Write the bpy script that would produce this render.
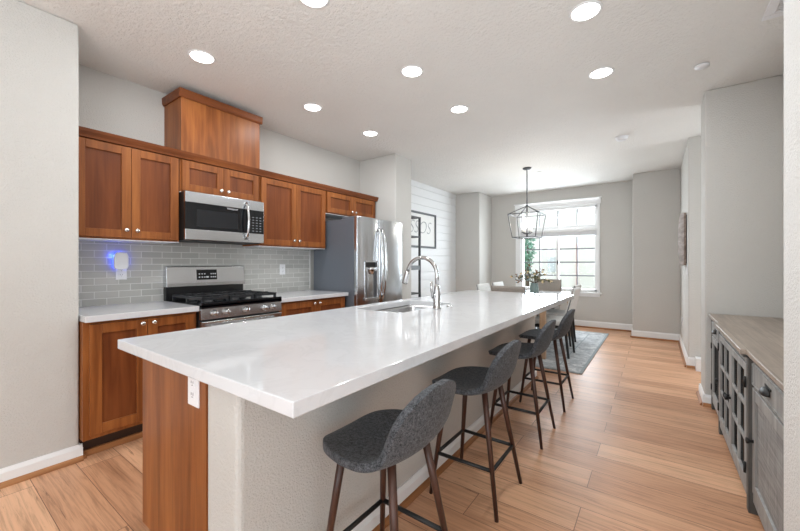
import bpy, bmesh, math, random
from mathutils import Vector, Matrix
random.seed(7)
S = bpy.context.scene
COL = S.collection
for o in list(bpy.data.objects):
    bpy.data.objects.remove(o)
PI = math.pi

# ------------------------------------------------------------------ camera
cam_d = bpy.data.cameras.new('camera')
cam_d.sensor_width = 36.0
cam_d.lens = 356.0 / 800 * 36
cam_d.shift_y = -1.8 / 800
cam_d.clip_start = 0.02
cam = bpy.data.objects.new('camera', cam_d)
cam.location = (0, 0, 1.235)
cam.rotation_euler = (PI / 2, 0, 0.6236)
COL.objects.link(cam)
S.camera = cam

# ------------------------------------------------------------------ world, daylight and fill, exposure
S.view_settings.view_transform = 'Standard'
S.view_settings.look = 'None'
S.view_settings.exposure = 0.35
S.view_settings.gamma = 1.0
S.view_settings.use_curve_mapping = False
W = bpy.data.worlds.new('sky')
S.world = W
W.use_nodes = True
wn = W.node_tree
bgn = wn.nodes['Background']
bgn.inputs[0].default_value = (0.88, 0.95, 1.0, 1)
bgn.inputs[1].default_value = 1.9


def area_light(name, loc, rot, sx, sy, power, color=(1, 1, 1)):
    d = bpy.data.lights.new(name, 'AREA')
    d.shape = 'RECTANGLE'
    d.size = sx
    d.size_y = sy
    d.energy = power
    d.color = color
    o = bpy.data.objects.new(name, d)
    o.location = loc
    o.rotation_euler = rot
    COL.objects.link(o)
    return o


# added fill behind the camera and in the hall; daylight at the dining window
area_light('rear_fill', (0.8, -4.85, 1.4), (PI / 2 + .5, 0, 0), 5.0, 1.9, 84, (0.81, 0.92, 1))
area_light('side_fill', (4.05, -1.8, 1.4), (PI / 2 + .5, 0, PI / 2), 4.5, 1.9, 16, (0.81, 0.92, 1))  # second added fill, standing in for unseen side windows
# added fill behind the camera, aimed up to brighten the ceiling
area_light('ceiling_fill', (-0.1, -1.2, 1.6), (PI * 0.82, 0, -0.1), 1.2, 1.2, 54, (0.84, 0.935, 1))
area_light('daylight_dining_window', (-1.62, 7.95, 1.7), (-PI / 2 + .35, 0, 0), 1.5, 1.7, 135, (0.84, 0.93, 1.0))
area_light('hall_fill', (1.9, 4.92, 1.5), (PI / 2, 0, PI / 2), 0.9, 2.0, 18, (0.86, 0.94, 1))  # unseen lamp added to lift the hall and dining side
DOWNLIGHT_W = 5.0
PENDANT_W = 2.0

# ------------------------------------------------------------------ materials


def new_mat(name):
    m = bpy.data.materials.new(name)
    m.use_nodes = True
    nt = m.node_tree
    return m, nt, nt.nodes['Principled BSDF']


def L(r, g, b):
    f = lambda c: (c / 255 / 12.92) if c / 255 <= 0.04045 else ((c / 255 + 0.055) / 1.055) ** 2.4
    return (f(r), f(g), f(b), 1)


def pos(nt, scale=(1, 1, 1), local=False):
    if local:
        t = nt.nodes.new('ShaderNodeTexCoord')
        out = t.outputs['Object']
    else:
        t = nt.nodes.new('ShaderNodeNewGeometry')
        out = t.outputs['Position']
    mp = nt.nodes.new('ShaderNodeMapping')
    mp.inputs['Scale'].default_value = scale
    nt.links.new(out, mp.inputs['Vector'])
    return mp.outputs['Vector']


def noise(nt, vec, scale, detail=3, rough=0.5, dist=0.0):
    n = nt.nodes.new('ShaderNodeTexNoise')
    n.inputs['Scale'].default_value = scale
    n.inputs['Detail'].default_value = detail
    n.inputs['Roughness'].default_value = rough
    n.inputs['Distortion'].default_value = dist
    nt.links.new(vec, n.inputs['Vector'])
    return n.outputs['Fac']


def ramp(nt, fac, stops):
    r = nt.nodes.new('ShaderNodeValToRGB')
    e = r.color_ramp.elements
    while len(e) < len(stops):
        e.new(0.5)
    for k, (p, c) in enumerate(stops):
        e[k].position = p
        e[k].color = c if len(c) == 4 else (*c, 1)
    nt.links.new(fac, r.inputs['Fac'])
    return r.outputs['Color']


def mix(nt, a, b, fac, mode='MIX'):
    m = nt.nodes.new('ShaderNodeMix')
    m.data_type = 'RGBA'
    m.blend_type = mode
    for sock, v in ((m.inputs[6], a), (m.inputs[7], b), (m.inputs[0], fac)):
        if hasattr(v, 'links'):
            nt.links.new(v, sock)
        else:
            sock.default_value = v
    return m.outputs[2]


def bump(nt, p, h, strength, dist=0.01):
    b = nt.nodes.new('ShaderNodeBump')
    b.inputs['Strength'].default_value = strength
    b.inputs['Distance'].default_value = dist
    nt.links.new(h, b.inputs['Height'])
    nt.links.new(b.outputs['Normal'], p.inputs['Normal'])


def plain(name, col, rough=0.5, metal=0.0, spec=0.5, emit=None, es=0.0, coat=0.0):
    m, nt, p = new_mat(name)
    p.inputs['Base Color'].default_value = col
    p.inputs['Roughness'].default_value = rough
    p.inputs['Metallic'].default_value = metal
    p.inputs['Specular IOR Level'].default_value = spec
    p.inputs['Coat Weight'].default_value = coat
    if emit:
        p.inputs['Emission Color'].default_value = emit
        p.inputs['Emission Strength'].default_value = es
    return m


def mat_paint(name, col, scale=85, strength=0.35, dist=0.012):
    m, nt, p = new_mat(name)
    v = pos(nt)
    n = noise(nt, v, scale, 4, 0.55)
    n2 = noise(nt, v, 2.2, 2)
    c = mix(nt, col, (col[0] * .94, col[1] * .94, col[2] * .94, 1), n2)
    nt.links.new(c, p.inputs['Base Color'])
    p.inputs['Roughness'].default_value = 0.75
    p.inputs['Specular IOR Level'].default_value = 0.25
    bump(nt, p, n, strength, dist)
    return m


def mat_wood(name, dark, mid, light, axis='Z', rough=0.38, scale=1.0, spec=0.28, local=False, contrast=1.0):
    m, nt, p = new_mat(name)
    lo, hi = 1.3 * scale, 26 * scale
    sc = {'X': (lo, hi, hi), 'Y': (hi, lo, hi), 'Z': (hi, hi, lo)}[axis]
    v = pos(nt, sc, local)
    g = noise(nt, v, 1.0, 6, 0.62, 0.5)
    sc2 = {'X': (1, 7, 7), 'Y': (7, 1, 7), 'Z': (7, 7, 1)}[axis]
    v2 = pos(nt, sc2, local)
    g2 = noise(nt, v2, 1.0 * scale, 3, 0.5, 1.2)
    c1 = ramp(nt, g, [(0.32, dark), (0.5, mid), (0.68, light)])
    c2 = ramp(nt, g2, [(0.3, dark), (0.52, mid), (0.72, light)])
    c = mix(nt, c1, c2, 0.5)
    nt.links.new(c, p.inputs['Base Color'])
    p.inputs['Roughness'].default_value = rough
    p.inputs['Specular IOR Level'].default_value = spec
    bump(nt, p, g, 0.06, 0.003)
    return m


M = {}
M['wall'] = mat_paint('wall_paint', L(206, 203, 198), 115, 0.5)
M['wall_white'] = mat_paint('wall_paint_white', L(238, 237, 234), 115, 0.5)
M['ceiling'] = mat_paint('ceiling_texture', L(238, 236, 232), 48, 0.7, 0.018)
M['trim'] = plain('white_trim_paint', L(236, 236, 236), 0.35)
M['shiplap'] = plain('white_shiplap_paint', L(232, 233, 234), 0.45)
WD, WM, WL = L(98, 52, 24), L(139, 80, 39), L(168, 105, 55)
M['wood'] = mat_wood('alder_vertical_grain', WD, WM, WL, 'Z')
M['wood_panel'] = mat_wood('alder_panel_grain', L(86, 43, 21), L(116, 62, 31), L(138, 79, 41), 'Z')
M['wood_h'] = mat_wood('alder_horizontal_grain', L(88, 46, 22), L(118, 64, 32), L(142, 83, 43), 'Y')
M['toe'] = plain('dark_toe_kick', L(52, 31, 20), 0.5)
M['shoe'] = mat_wood('shoe_molding_wood', L(120, 76, 46), L(160, 108, 68), L(186, 134, 90), 'Y', 0.4)
M['shoe_x'] = mat_wood('shoe_molding_wood_cross', L(120, 76, 46), L(160, 108, 68), L(186, 134, 90), 'X', 0.4)


def mat_quartz():
    m, nt, p = new_mat('white_quartz')
    v = pos(nt)
    n = noise(nt, v, 5, 6, 0.6, 1.5)
    c = ramp(nt, n, [(0.44, L(210, 210, 212)), (0.49, L(207, 207, 209)), (0.53, L(212, 212, 214))])
    nt.links.new(c, p.inputs['Base Color'])
    p.inputs['Roughness'].default_value = 0.06
    p.inputs['Specular IOR Level'].default_value = 0.5
    return m


M['quartz'] = mat_quartz()


def mat_tile():
    m, nt, p = new_mat('grey_glass_tile')
    v = pos(nt)
    sep = nt.nodes.new('ShaderNodeSeparateXYZ')
    nt.links.new(v, sep.inputs[0])
    com = nt.nodes.new('ShaderNodeCombineXYZ')
    nt.links.new(sep.outputs['Y'], com.inputs['X'])
    nt.links.new(sep.outputs['Z'], com.inputs['Y'])
    b = nt.nodes.new('ShaderNodeTexBrick')
    b.offset = 0.5
    b.inputs['Scale'].default_value = 1.0
    b.inputs['Brick Width'].default_value = 0.155
    b.inputs['Row Height'].default_value = 0.0535
    b.inputs['Mortar Size'].default_value = 0.0022
    b.inputs['Mortar Smooth'].default_value = 0.1
    b.inputs['Bias'].default_value = 0.0
    b.inputs['Color1'].default_value = L(176, 175, 170)
    b.inputs['Color2'].default_value = L(192, 190, 185)
    b.inputs['Mortar'].default_value = L(222, 222, 218)
    nt.links.new(com.outputs[0], b.inputs['Vector'])
    nt.links.new(b.outputs['Color'], p.inputs['Base Color'])
    r = ramp(nt, b.outputs['Fac'], [(0, (.12, .12, .12)), (1, (.6, .6, .6))])
    nt.links.new(r, p.inputs['Roughness'])
    inv = nt.nodes.new('ShaderNodeMath')
    inv.operation = 'SUBTRACT'
    inv.inputs[0].default_value = 1
    nt.links.new(b.outputs['Fac'], inv.inputs[1])
    bump(nt, p, inv.outputs[0], 0.4, 0.002)
    return m


M['tile'] = mat_tile()


def mat_floor():
    m, nt, p = new_mat('oak_plank_floor')
    g = nt.nodes.new('ShaderNodeNewGeometry')
    mp = nt.nodes.new('ShaderNodeMapping')
    mp.inputs['Location'].default_value = (0.31, -0.022, 0)
    nt.links.new(g.outputs['Position'], mp.inputs['Vector'])
    b = nt.nodes.new('ShaderNodeTexBrick')
    b.offset = 0.37
    b.offset_frequency = 2
    b.inputs['Scale'].default_value = 1.0
    b.inputs['Brick Width'].default_value = 1.25
    b.inputs['Row Height'].default_value = 0.198
    b.inputs['Mortar Size'].default_value = 0.0016
    b.inputs['Mortar Smooth'].default_value = 0.0
    b.inputs['Color1'].default_value = (0, 0, 0, 1)
    b.inputs['Color2'].default_value = (1, 1, 1, 1)
    b.inputs['Mortar'].default_value = (0.5, 0.5, 0.5, 1)
    nt.links.new(mp.outputs[0], b.inputs['Vector'])
    tone = nt.nodes.new('ShaderNodeSeparateColor')
    nt.links.new(b.outputs['Color'], tone.inputs[0])
    t = tone.outputs[0]
    # the grain of each plank is shifted by its own tone so it stops at the joints
    addv = nt.nodes.new('ShaderNodeVectorMath')
    addv.operation = 'ADD'
    com = nt.nodes.new('ShaderNodeCombineXYZ')
    mul = nt.nodes.new('ShaderNodeMath')
    mul.operation = 'MULTIPLY'
    mul.inputs[1].default_value = 37.0
    nt.links.new(t, mul.inputs[0])
    nt.links.new(mul.outputs[0], com.inputs['X'])
    nt.links.new(mul.outputs[0], com.inputs['Z'])
    nt.links.new(g.outputs['Position'], addv.inputs[0])
    nt.links.new(com.outputs[0], addv.inputs[1])

    def sc(v):
        q = nt.nodes.new('ShaderNodeMapping')
        q.inputs['Scale'].default_value = v
        nt.links.new(addv.outputs[0], q.inputs['Vector'])
        return q.outputs[0]
    g1 = noise(nt, sc((2.4, 60, 1)), 1.0, 6, 0.7, 0.6)
    g2 = noise(nt, sc((0.8, 9, 1)), 1.0, 5, 0.65, 1.0)
    g3 = noise(nt, sc((1.0, 20, 1)), 1.1, 6, 0.72, 2.4)
    base = ramp(nt, t, [(0.0, L(200, 149, 114)), (0.5, L(215, 165, 129)), (1.0, L(230, 182, 145))])
    c1 = ramp(nt, g1, [(0.34, (.60, .56, .53)), (0.52, (.98, .98, .98)), (0.70, (1.06, 1.06, 1.06))])
    c2 = ramp(nt, g2, [(0.30, (.72, .66, .62)), (0.48, (1, 1, 1)), (0.8, (1.05, 1.05, 1.05))])
    c3 = ramp(nt, g3, [(0.345, (.30, .23, .19)), (0.385, (1, 1, 1)), (0.8, (1, 1, 1))])
    c = mix(nt, base, c1, 0.8, 'MULTIPLY')
    c = mix(nt, c, c2, 0.9, 'MULTIPLY')
    c = mix(nt, c, c3, 0.75, 'MULTIPLY')
    c = mix(nt, c, L(118, 80, 56), b.outputs['Fac'])
    nt.links.new(c, p.inputs['Base Color'])
    p.inputs['Roughness'].default_value = 0.42
    p.inputs['Specular IOR Level'].default_value = 0.45
    bump(nt, p, g1, 0.08, 0.003)
    return m


M['floor'] = mat_floor()


def mat_steel(name, col, rough, axis):
    m, nt, p = new_mat(name)
    v = pos(nt, {'Y': (300, 2, 300), 'Z': (300, 300, 2)}[axis])
    n = noise(nt, v, 1.0, 2)
    r = ramp(nt, n, [(0.3, (rough * .96,) * 3), (0.7, (rough * 1.04,) * 3)])
    nt.links.new(r, p.inputs['Roughness'])
    p.inputs['Base Color'].default_value = col
    p.inputs['Metallic'].default_value = 1.0
    return m


M['steel'] = mat_steel('brushed_stainless', L(205, 206, 208), 0.26, 'Y')
M['steel_v'] = mat_steel('stainless_doors', L(206, 208, 211), 0.2, 'Y')
M['chrome'] = plain('brushed_nickel', L(200, 200, 200), 0.16, 1.0)
M['knob'] = plain('satin_nickel', L(222, 220, 216), 0.25, 1.0)
M['sink'] = plain('sink_steel', L(190, 190, 190), 0.25, 1.0)
M['fridge_side'] = plain('dark_grey_fridge_side', L(102, 107, 115), 0.42, 0.15)
M['black_gloss'] = plain('black_glass', L(20, 21, 24), 0.06, 0, 0.5)
M['dark_window'] = plain('dark_oven_glass', L(34, 35, 38), 0.1)
M['black'] = plain('black_enamel', L(22, 22, 24), 0.3)
M['black_matte'] = plain('black_matte_metal', L(28, 27, 27), 0.5)
M['iron'] = plain('cast_iron', L(30, 31, 34), 0.45)
M['white_plastic'] = plain('white_plastic', L(238, 238, 240), 0.35)
M['slot'] = plain('dark_slot', L(60, 60, 62), 0.6)
M['marks'] = plain('panel_print', L(205, 205, 208), 0.5)
M['blue'] = plain('blue_night_light', L(40, 80, 255), 0.4, 0, 0.5, (0.02, 0.08, 1, 1), 5.0)


def mat_fabric(name, c0, c1, scale=420):
    m, nt, p = new_mat(name)
    v = pos(nt, (1, 1, 1), True)
    n = noise(nt, v, scale, 2, 0.7)
    n2 = noise(nt, v, scale * .33, 2, 0.6)
    c = mix(nt, ramp(nt, n, [(0.35, c0), (0.65, c1)]), ramp(nt, n2, [(0.35, c0), (0.65, c1)]), 0.4)
    nt.links.new(c, p.inputs['Base Color'])
    p.inputs['Roughness'].default_value = 0.95
    p.inputs['Specular IOR Level'].default_value = 0.1
    p.inputs['Sheen Weight'].default_value = 0.12
    bump(nt, p, n, 0.35, 0.002)
    return m


M['stool_fabric'] = mat_fabric('charcoal_woven_fabric', L(14, 15, 16), L(104, 105, 109), 260)
M['cream_fabric'] = mat_fabric('light_grey_linen', L(196, 194, 190), L(222, 221, 218), 300)
M['taupe_fabric'] = mat_fabric('taupe_linen', L(134, 126, 118), L(164, 157, 149), 300)
M['walnut'] = mat_wood('walnut_legs', L(44, 27, 21), L(66, 41, 32), L(90, 58, 45), 'Z', 0.35, 1.0, 0.4, True)
M['table_wood'] = mat_wood('light_oak_table', L(150, 118, 92), L(178, 146, 118), L(198, 170, 142), 'Z', 0.4)
M['table_top'] = plain('white_table_top', L(226, 227, 230), 0.12)
M['gwood'] = mat_wood('greywash_wood', L(122, 121, 119), L(154, 153, 151), L(184, 183, 180), 'Z', 0.55, 1.0, 0.3)
M['gwood_dark'] = mat_wood('greywash_frame_wood', L(66, 64, 61), L(90, 88, 85), L(112, 110, 106), 'Z', 0.55, 1.0, 0.3)


def mat_planked(name):
    m, nt, p = new_mat(name)
    v = pos(nt)
    sep = nt.nodes.new('ShaderNodeSeparateXYZ')
    nt.links.new(v, sep.inputs[0])
    com = nt.nodes.new('ShaderNodeCombineXYZ')
    nt.links.new(sep.outputs['Y'], com.inputs['X'])
    nt.links.new(sep.outputs['X'], com.inputs['Y'])
    b = nt.nodes.new('ShaderNodeTexBrick')
    b.offset = 0.43
    b.inputs['Scale'].default_value = 1
    b.inputs['Brick Width'].default_value = 0.42
    b.inputs['Row Height'].default_value = 0.075
    b.inputs['Mortar Size'].default_value = 0.0012
    b.inputs['Color1'].default_value = L(150, 136, 124)
    b.inputs['Color2'].default_value = L(170, 156, 143)
    b.inputs['Mortar'].default_value = L(126, 115, 105)
    nt.links.new(com.outputs[0], b.inputs['Vector'])
    g = noise(nt, pos(nt, (40, 2, 40)), 1, 5, 0.65)
    c = mix(nt, b.outputs['Color'], ramp(nt, g, [(0.3, (.68, .67, .66)), (0.6, (1.05, 1.05, 1.05))]), 0.9, 'MULTIPLY')
    nt.links.new(c, p.inputs['Base Color'])
    p.inputs['Roughness'].default_value = 0.35
    return m


M['gtop'] = mat_planked('weathered_plank_top')


def mat_burlap():
    m, nt, p = new_mat('grey_brushed_panel')
    a = noise(nt, pos(nt, (160, 160, 6)), 1, 3)
    b = noise(nt, pos(nt, (6, 6, 160)), 1, 3)
    c = mix(nt, ramp(nt, a, [(0.35, L(108, 107, 106)), (0.65, L(176, 175, 173))]),
            ramp(nt, b, [(0.35, L(116, 115, 113)), (0.65, L(170, 169, 167))]), 0.5)
    nt.links.new(c, p.inputs['Base Color'])
    p.inputs['Roughness'].default_value = 0.7
    return m


M['gpanel'] = mat_burlap()


def mat_glass(name, tint=(1, 1, 1, 1), gloss=0.04, rim=0.4):
    m = bpy.data.materials.new(name)
    m.use_nodes = True
    nt = m.node_tree
    nt.nodes.clear()
    out = nt.nodes.new('ShaderNodeOutputMaterial')
    tr = nt.nodes.new('ShaderNodeBsdfTransparent')
    tr.inputs[0].default_value = tint
    gl = nt.nodes.new('ShaderNodeBsdfGlossy')
    gl.inputs['Roughness'].default_value = 0.02
    lw = nt.nodes.new('ShaderNodeLayerWeight')
    lw.inputs['Blend'].default_value = 0.25
    mr = nt.nodes.new('ShaderNodeMapRange')
    mr.inputs['To Min'].default_value = gloss
    mr.inputs['To Max'].default_value = rim
    nt.links.new(lw.outputs['Facing'], mr.inputs['Value'])
    mx = nt.nodes.new('ShaderNodeMixShader')
    nt.links.new(mr.outputs[0], mx.inputs[0])
    nt.links.new(tr.outputs[0], mx.inputs[1])
    nt.links.new(gl.outputs[0], mx.inputs[2])
    nt.links.new(mx.outputs[0], out.inputs[0])
    return m


M['glass'] = mat_glass('window_glass')
M['cab_glass'] = mat_glass('cabinet_door_glass', (0.32, 0.33, 0.35, 1), 0.04, 0.2)
M['lamp_lens'] = plain('lit_lamp_lens', (1, 1, 1, 1), 0.5, 0, 0.5, (1, 0.97, 0.92, 1), 9.0)
M['bulb'] = plain('lit_candle_bulb', (1, 1, 1, 1), 0.3, 0, 0.5, (1, 0.95, 0.86, 1), 6.0)
M['candle'] = plain('candle_sleeve', L(236, 232, 222), 0.5)
M['vase'] = plain('sage_ceramic', L(112, 128, 124), 0.35)
M['leaf_dry'] = plain('olive_leaf', L(96, 98, 66), 0.7)
M['leaf_teal'] = plain('eucalyptus_leaf', L(128, 148, 150), 0.7)
M['bloom'] = plain('cream_bloom', L(214, 190, 150), 0.8)
M['bloom_brown'] = plain('rust_bloom', L(132, 92, 62), 0.8)
M['stem'] = plain('brown_stem', L(78, 62, 46), 0.8)
M['paper'] = plain('white_print_paper', L(236, 236, 234), 0.6)
M['ink'] = plain('grey_ink', L(150, 152, 156), 0.7)
M['frame_grey'] = plain('charcoal_frame', L(74, 76, 80), 0.5)
M['sign_wood'] = mat_wood('weathered_sign_wood', L(96, 82, 74), L(140, 124, 114), L(176, 166, 158), 'Y', 0.7)


def mat_rug():
    m, nt, p = new_mat('faded_grey_rug')
    v = pos(nt)
    n = noise(nt, v, 9, 6, 0.7, 1.0)
    n2 = noise(nt, v, 90, 3, 0.7)
    c = ramp(nt, n, [(0.32, L(150, 152, 155)), (0.5, L(192, 194, 196)), (0.66, L(226, 226, 224))])
    c2 = ramp(nt, n2, [(0.35, (.7, .7, .7)), (0.6, (1.05, 1.05, 1.05))])
    c = mix(nt, c, c2, 0.8, 'MULTIPLY')
    nt.links.new(c, p.inputs['Base Color'])
    p.inputs['Roughness'].default_value = 0.95
    p.inputs['Specular IOR Level'].default_value = 0.1
    return m


M['rug'] = mat_rug()
M['rug_edge'] = plain('rug_border', L(150, 158, 161), 0.95)
M['siding'] = plain('pale_siding', L(226, 224, 220), 0.8)
M['pink_trim'] = plain('red_downpipe', L(226, 172, 166), 0.7)
M['lawn'] = plain('lawn', L(110, 128, 88), 0.9)
M['foliage'] = plain('tree_foliage', L(118, 160, 140), 0.85)
M['bark'] = plain('tree_bark', L(84, 70, 58), 0.9)

# ------------------------------------------------------------------ mesh helpers


class G:
    """collects shapes given in world (or root-local) coordinates"""

    def __init__(self):
        self.bm = bmesh.new()

    def faces(self, vs, fs, mi=0, smooth=False):
        b = [self.bm.verts.new(v) for v in vs]
        for f in fs:
            try:
                q = self.bm.faces.new([b[i] for i in f])
                q.material_index = mi
                q.smooth = smooth
            except ValueError:
                pass
        return self

    def box(self, x0, y0, z0, x1, y1, z1, mi=0):
        x0, x1 = min(x0, x1), max(x0, x1)
        y0, y1 = min(y0, y1), max(y0, y1)
        z0, z1 = min(z0, z1), max(z0, z1)
        vs = [(x0, y0, z0), (x1, y0, z0), (x1, y1, z0), (x0, y1, z0), (x0, y0, z1), (x1, y0, z1), (x1, y1, z1), (x0, y1, z1)]
        return self.faces(vs, [(0, 3, 2, 1), (4, 5, 6, 7), (0, 1, 5, 4), (1, 2, 6, 5), (2, 3, 7, 6), (3, 0, 4, 7)], mi)

    def tube(self, pts, rad, n=10, cap=True, mi=0, smooth=True):
        pts = [Vector(p) for p in pts]
        if not isinstance(rad, (list, tuple)):
            rad = [rad] * len(pts)
        rings = []
        up = None
        for i, p in enumerate(pts):
            a = pts[max(i - 1, 0)]
            c = pts[min(i + 1, len(pts) - 1)]
            t = (c - a).normalized()
            if up is None:
                ref = Vector((0, 0, 1)) if abs(t.z) < 0.9 else Vector((1, 0, 0))
                up = (ref - t * ref.dot(t)).normalized()
            else:
                up = (up - t * up.dot(t)).normalized()
            sd = t.cross(up)
            rings.append([self.bm.verts.new(p + (up * math.cos(2 * PI * k / n) + sd * math.sin(2 * PI * k / n)) * rad[i]) for k in range(n)])
        for r0, r1 in zip(rings, rings[1:]):
            for k in range(n):
                f = self.bm.faces.new((r0[k], r0[(k + 1) % n], r1[(k + 1) % n], r1[k]))
                f.smooth = smooth
                f.material_index = mi
        if cap:
            for r in (rings[0], rings[-1]):
                f = self.bm.faces.new(r)
                f.material_index = mi
        return self

    def bar(self, p0, p1, w, h=None):
        """square bar between two points"""
        h = h or w
        p0, p1 = Vector(p0), Vector(p1)
        t = (p1 - p0).normalized()
        ref = Vector((0, 0, 1)) if abs(t.z) < 0.9 else Vector((0, 1, 0))
        sd = t.cross(ref).normalized() * (w / 2)
        up = sd.cross(t).normalized() * (h / 2)
        vs = []
        for p in (p0, p1):
            vs += [p - sd - up, p + sd - up, p + sd + up, p - sd + up]
        return self.faces(vs, [(0, 1, 2, 3), (7, 6, 5, 4), (0, 4, 5, 1), (1, 5, 6, 2), (2, 6, 7, 3), (3, 7, 4, 0)])

    def lathe(self, prof, c=(0, 0, 0), axis='Z', n=24, smooth=True):
        c = Vector(c)

        def P(r, z, a):
            x, y = r * math.cos(a), r * math.sin(a)
            return c + {'Z': Vector((x, y, z)), 'X': Vector((z, x, y)), 'Y': Vector((x, z, y))}[axis]
        rings = []
        for r, z in prof:
            if r < 1e-6:
                rings.append([self.bm.verts.new(P(0, z, 0))])
            else:
                rings.append([self.bm.verts.new(P(r, z, 2 * PI * k / n)) for k in range(n)])
        for a, b in zip(rings, rings[1:]):
            for k in range(n):
                k2 = (k + 1) % n
                if len(a) == 1 and len(b) == 1:
                    continue
                if len(a) == 1:
                    f = self.bm.faces.new((a[0], b[k], b[k2]))
                elif len(b) == 1:
                    f = self.bm.faces.new((a[k], b[0], a[k2]))
                else:
                    f = self.bm.faces.new((a[k], b[k], b[k2], a[k2]))
                f.smooth = smooth
        return self

    def prism(self, poly, axis, a, b, mi=0):
        """poly: 2-D points; axis 'X' -> points are (y,z), 'Y' -> (x,z), 'Z' -> (x,y)"""
        def P(u, v, w):
            return {'X': (w, u, v), 'Y': (u, w, v), 'Z': (u, v, w)}[axis]
        n = len(poly)
        vs = [P(u, v, a) for u, v in poly] + [P(u, v, b) for u, v in poly]
        fs = [tuple(range(n)), tuple(range(2 * n - 1, n - 1, -1))]
        fs += [(i, (i + 1) % n, n + (i + 1) % n, n + i) for i in range(n)]
        return self.faces(vs, fs, mi)


def wloc(o):
    v = Vector((0, 0, 0))
    while o:
        v += o.location
        o = o.parent
    return v


def obj(name, g, mat, parent=None, bevel=0.0, seg=2, loc=None, label=None):
    me = bpy.data.meshes.new(name)
    bmesh.ops.recalc_face_normals(g.bm, faces=g.bm.faces[:])
    off = wloc(parent) if parent else Vector((0, 0, 0))
    if loc is not None:
        off = Vector(loc)
    if off.length:
        bmesh.ops.translate(g.bm, verts=g.bm.verts[:], vec=-off)
    g.bm.to_mesh(me)
    g.bm.free()
    for m in (mat if isinstance(mat, (list, tuple)) else [mat]):
        me.materials.append(m)
    o = bpy.data.objects.new(name, me)
    COL.objects.link(o)
    if parent:
        o.parent = parent
        if loc is not None:
            o.location = off - wloc(parent)
    elif loc is not None:
        o.location = loc
    if bevel:
        md = o.modifiers.new('bevel', 'BEVEL')
        md.width = bevel
        md.segments = seg
        md.limit_method = 'ANGLE'
        md.angle_limit = math.radians(40)
        md.harden_normals = False
    if label:
        o['label'] = label
    return o


def tag(o, label, cat, group=None):
    o['label'] = label
    o['category'] = cat
    if group:
        o['group'] = group
    return o


def thing(name, loc, label, cat, group=None, rz=0.0):
    o = bpy.data.objects.new(name, None)
    o.empty_display_size = 0.1
    o.location = loc
    o.rotation_euler = (0, 0, rz)
    COL.objects.link(o)
    return tag(o, label, cat, group)


def struct(name, g, mat, bevel=0.0, parent=None, seg=2):
    o = obj(name, g, mat, parent, bevel, seg)
    if not parent:
        o['kind'] = 'structure'
    return o


def copy_tree(o, parent=None):
    c = o.copy()
    COL.objects.link(c)
    c.parent = parent
    for ch in [x for x in bpy.data.objects if x.parent == o]:
        copy_tree(ch, c)
    return c


def B(*a):
    return G().box(*a)


H = 2.74
XK = -3.53          # kitchen wall face
# ------------------------------------------------------------------ room shell
struct('floor', B(-3.75, -5.0, -0.06, 4.3, 7.85, 0), M['floor'])
struct('ceiling', B(-3.75, -5.0, H, 4.3, 7.85, H + 0.08), M['ceiling'])
struct('wall_left', B(-3.75, -5.0, 0, -2.95, 0.64, H), M['wall'], 0.012, seg=3)
struct('wall_kitchen', B(-3.75, 0.64, 0, XK, 3.9, H), M['wall'])
struct('wall_refrigerator', B(-3.75, 3.9, 0, -2.88, 4.29, H), M['wall'], 0.012, seg=3)
g = G().box(-3.75, 4.29, 0, -3.565, 7.02, H)
z = 0.0
while z < H:
    g.box(-3.566, 4.29, z + 0.003, -3.55, 7.02, min(z + 0.152, H))
    z += 0.155
struct('wall_shiplap', g, M['shiplap'], 0.002, seg=1)
struct('wall_dining_left', B(-3.75, 7.02, 0, -3.0, 7.85, H), M['wall'], 0.012, seg=3)
WX0, WX1, WZ0, WZ1 = -2.36, -0.90, 0.70, 2.38
g = G()
g.box(-3.0, 7.7, 0, WX0, 7.85, H).box(WX1, 7.7, 0, -0.32, 7.85, H).box(WX0, 7.7, 0, WX1, 7.85, WZ0).box(WX0, 7.7, WZ1, WX1, 7.85, H)
struct('wall_far', g, M['wall'])
struct('wall_dining_right', B(-0.32, 7.12, 0, 0.31, 7.85, H), M['wall'], 0.012, seg=3)
struct('wall_hall', B(0.31, 5.45, 0, 2.3, 7.85, H), M['wall'], 0.012, seg=3)
struct('wall_niche_end', B(0.345, 4.07, 0, 2.3, 4.40, H), M['wall'], 0.012, seg=3)
struct('wall_niche_back', B(0.815, 1.742, 0, 0.95, 4.07, H), M['wall'])
struct('wall_right', B(0.35, 0.75, 0, 0.95, 1.742, H), M['wall_white'], 0.008, seg=3)
struct('wall_hall_end', B(2.0, 4.40, 0, 2.12, 5.45, H), M['wall'])
g = G()
g.box(-3.75, -5.12, 0, -1.7, -5.0, H).box(3.3, -5.12, 0, 4.3, -5.0, H).box(-1.7, -5.12, 0, 3.3, -5.0, 0.4).box(-1.7, -5.12, 2.45, 3.3, -5.0, H)
struct('wall_rear', g, M['wall'])
g = G()
g.box(4.18, -5.0, 0, 4.3, -4.1, H).box(4.18, 0.5, 0, 4.3, 7.85, H).box(4.18, -4.1, 0, 4.3, 0.5, 0.4).box(4.18, -4.1, 2.45, 4.3, 0.5, H)
struct('wall_great_room', g, M['wall'])


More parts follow.
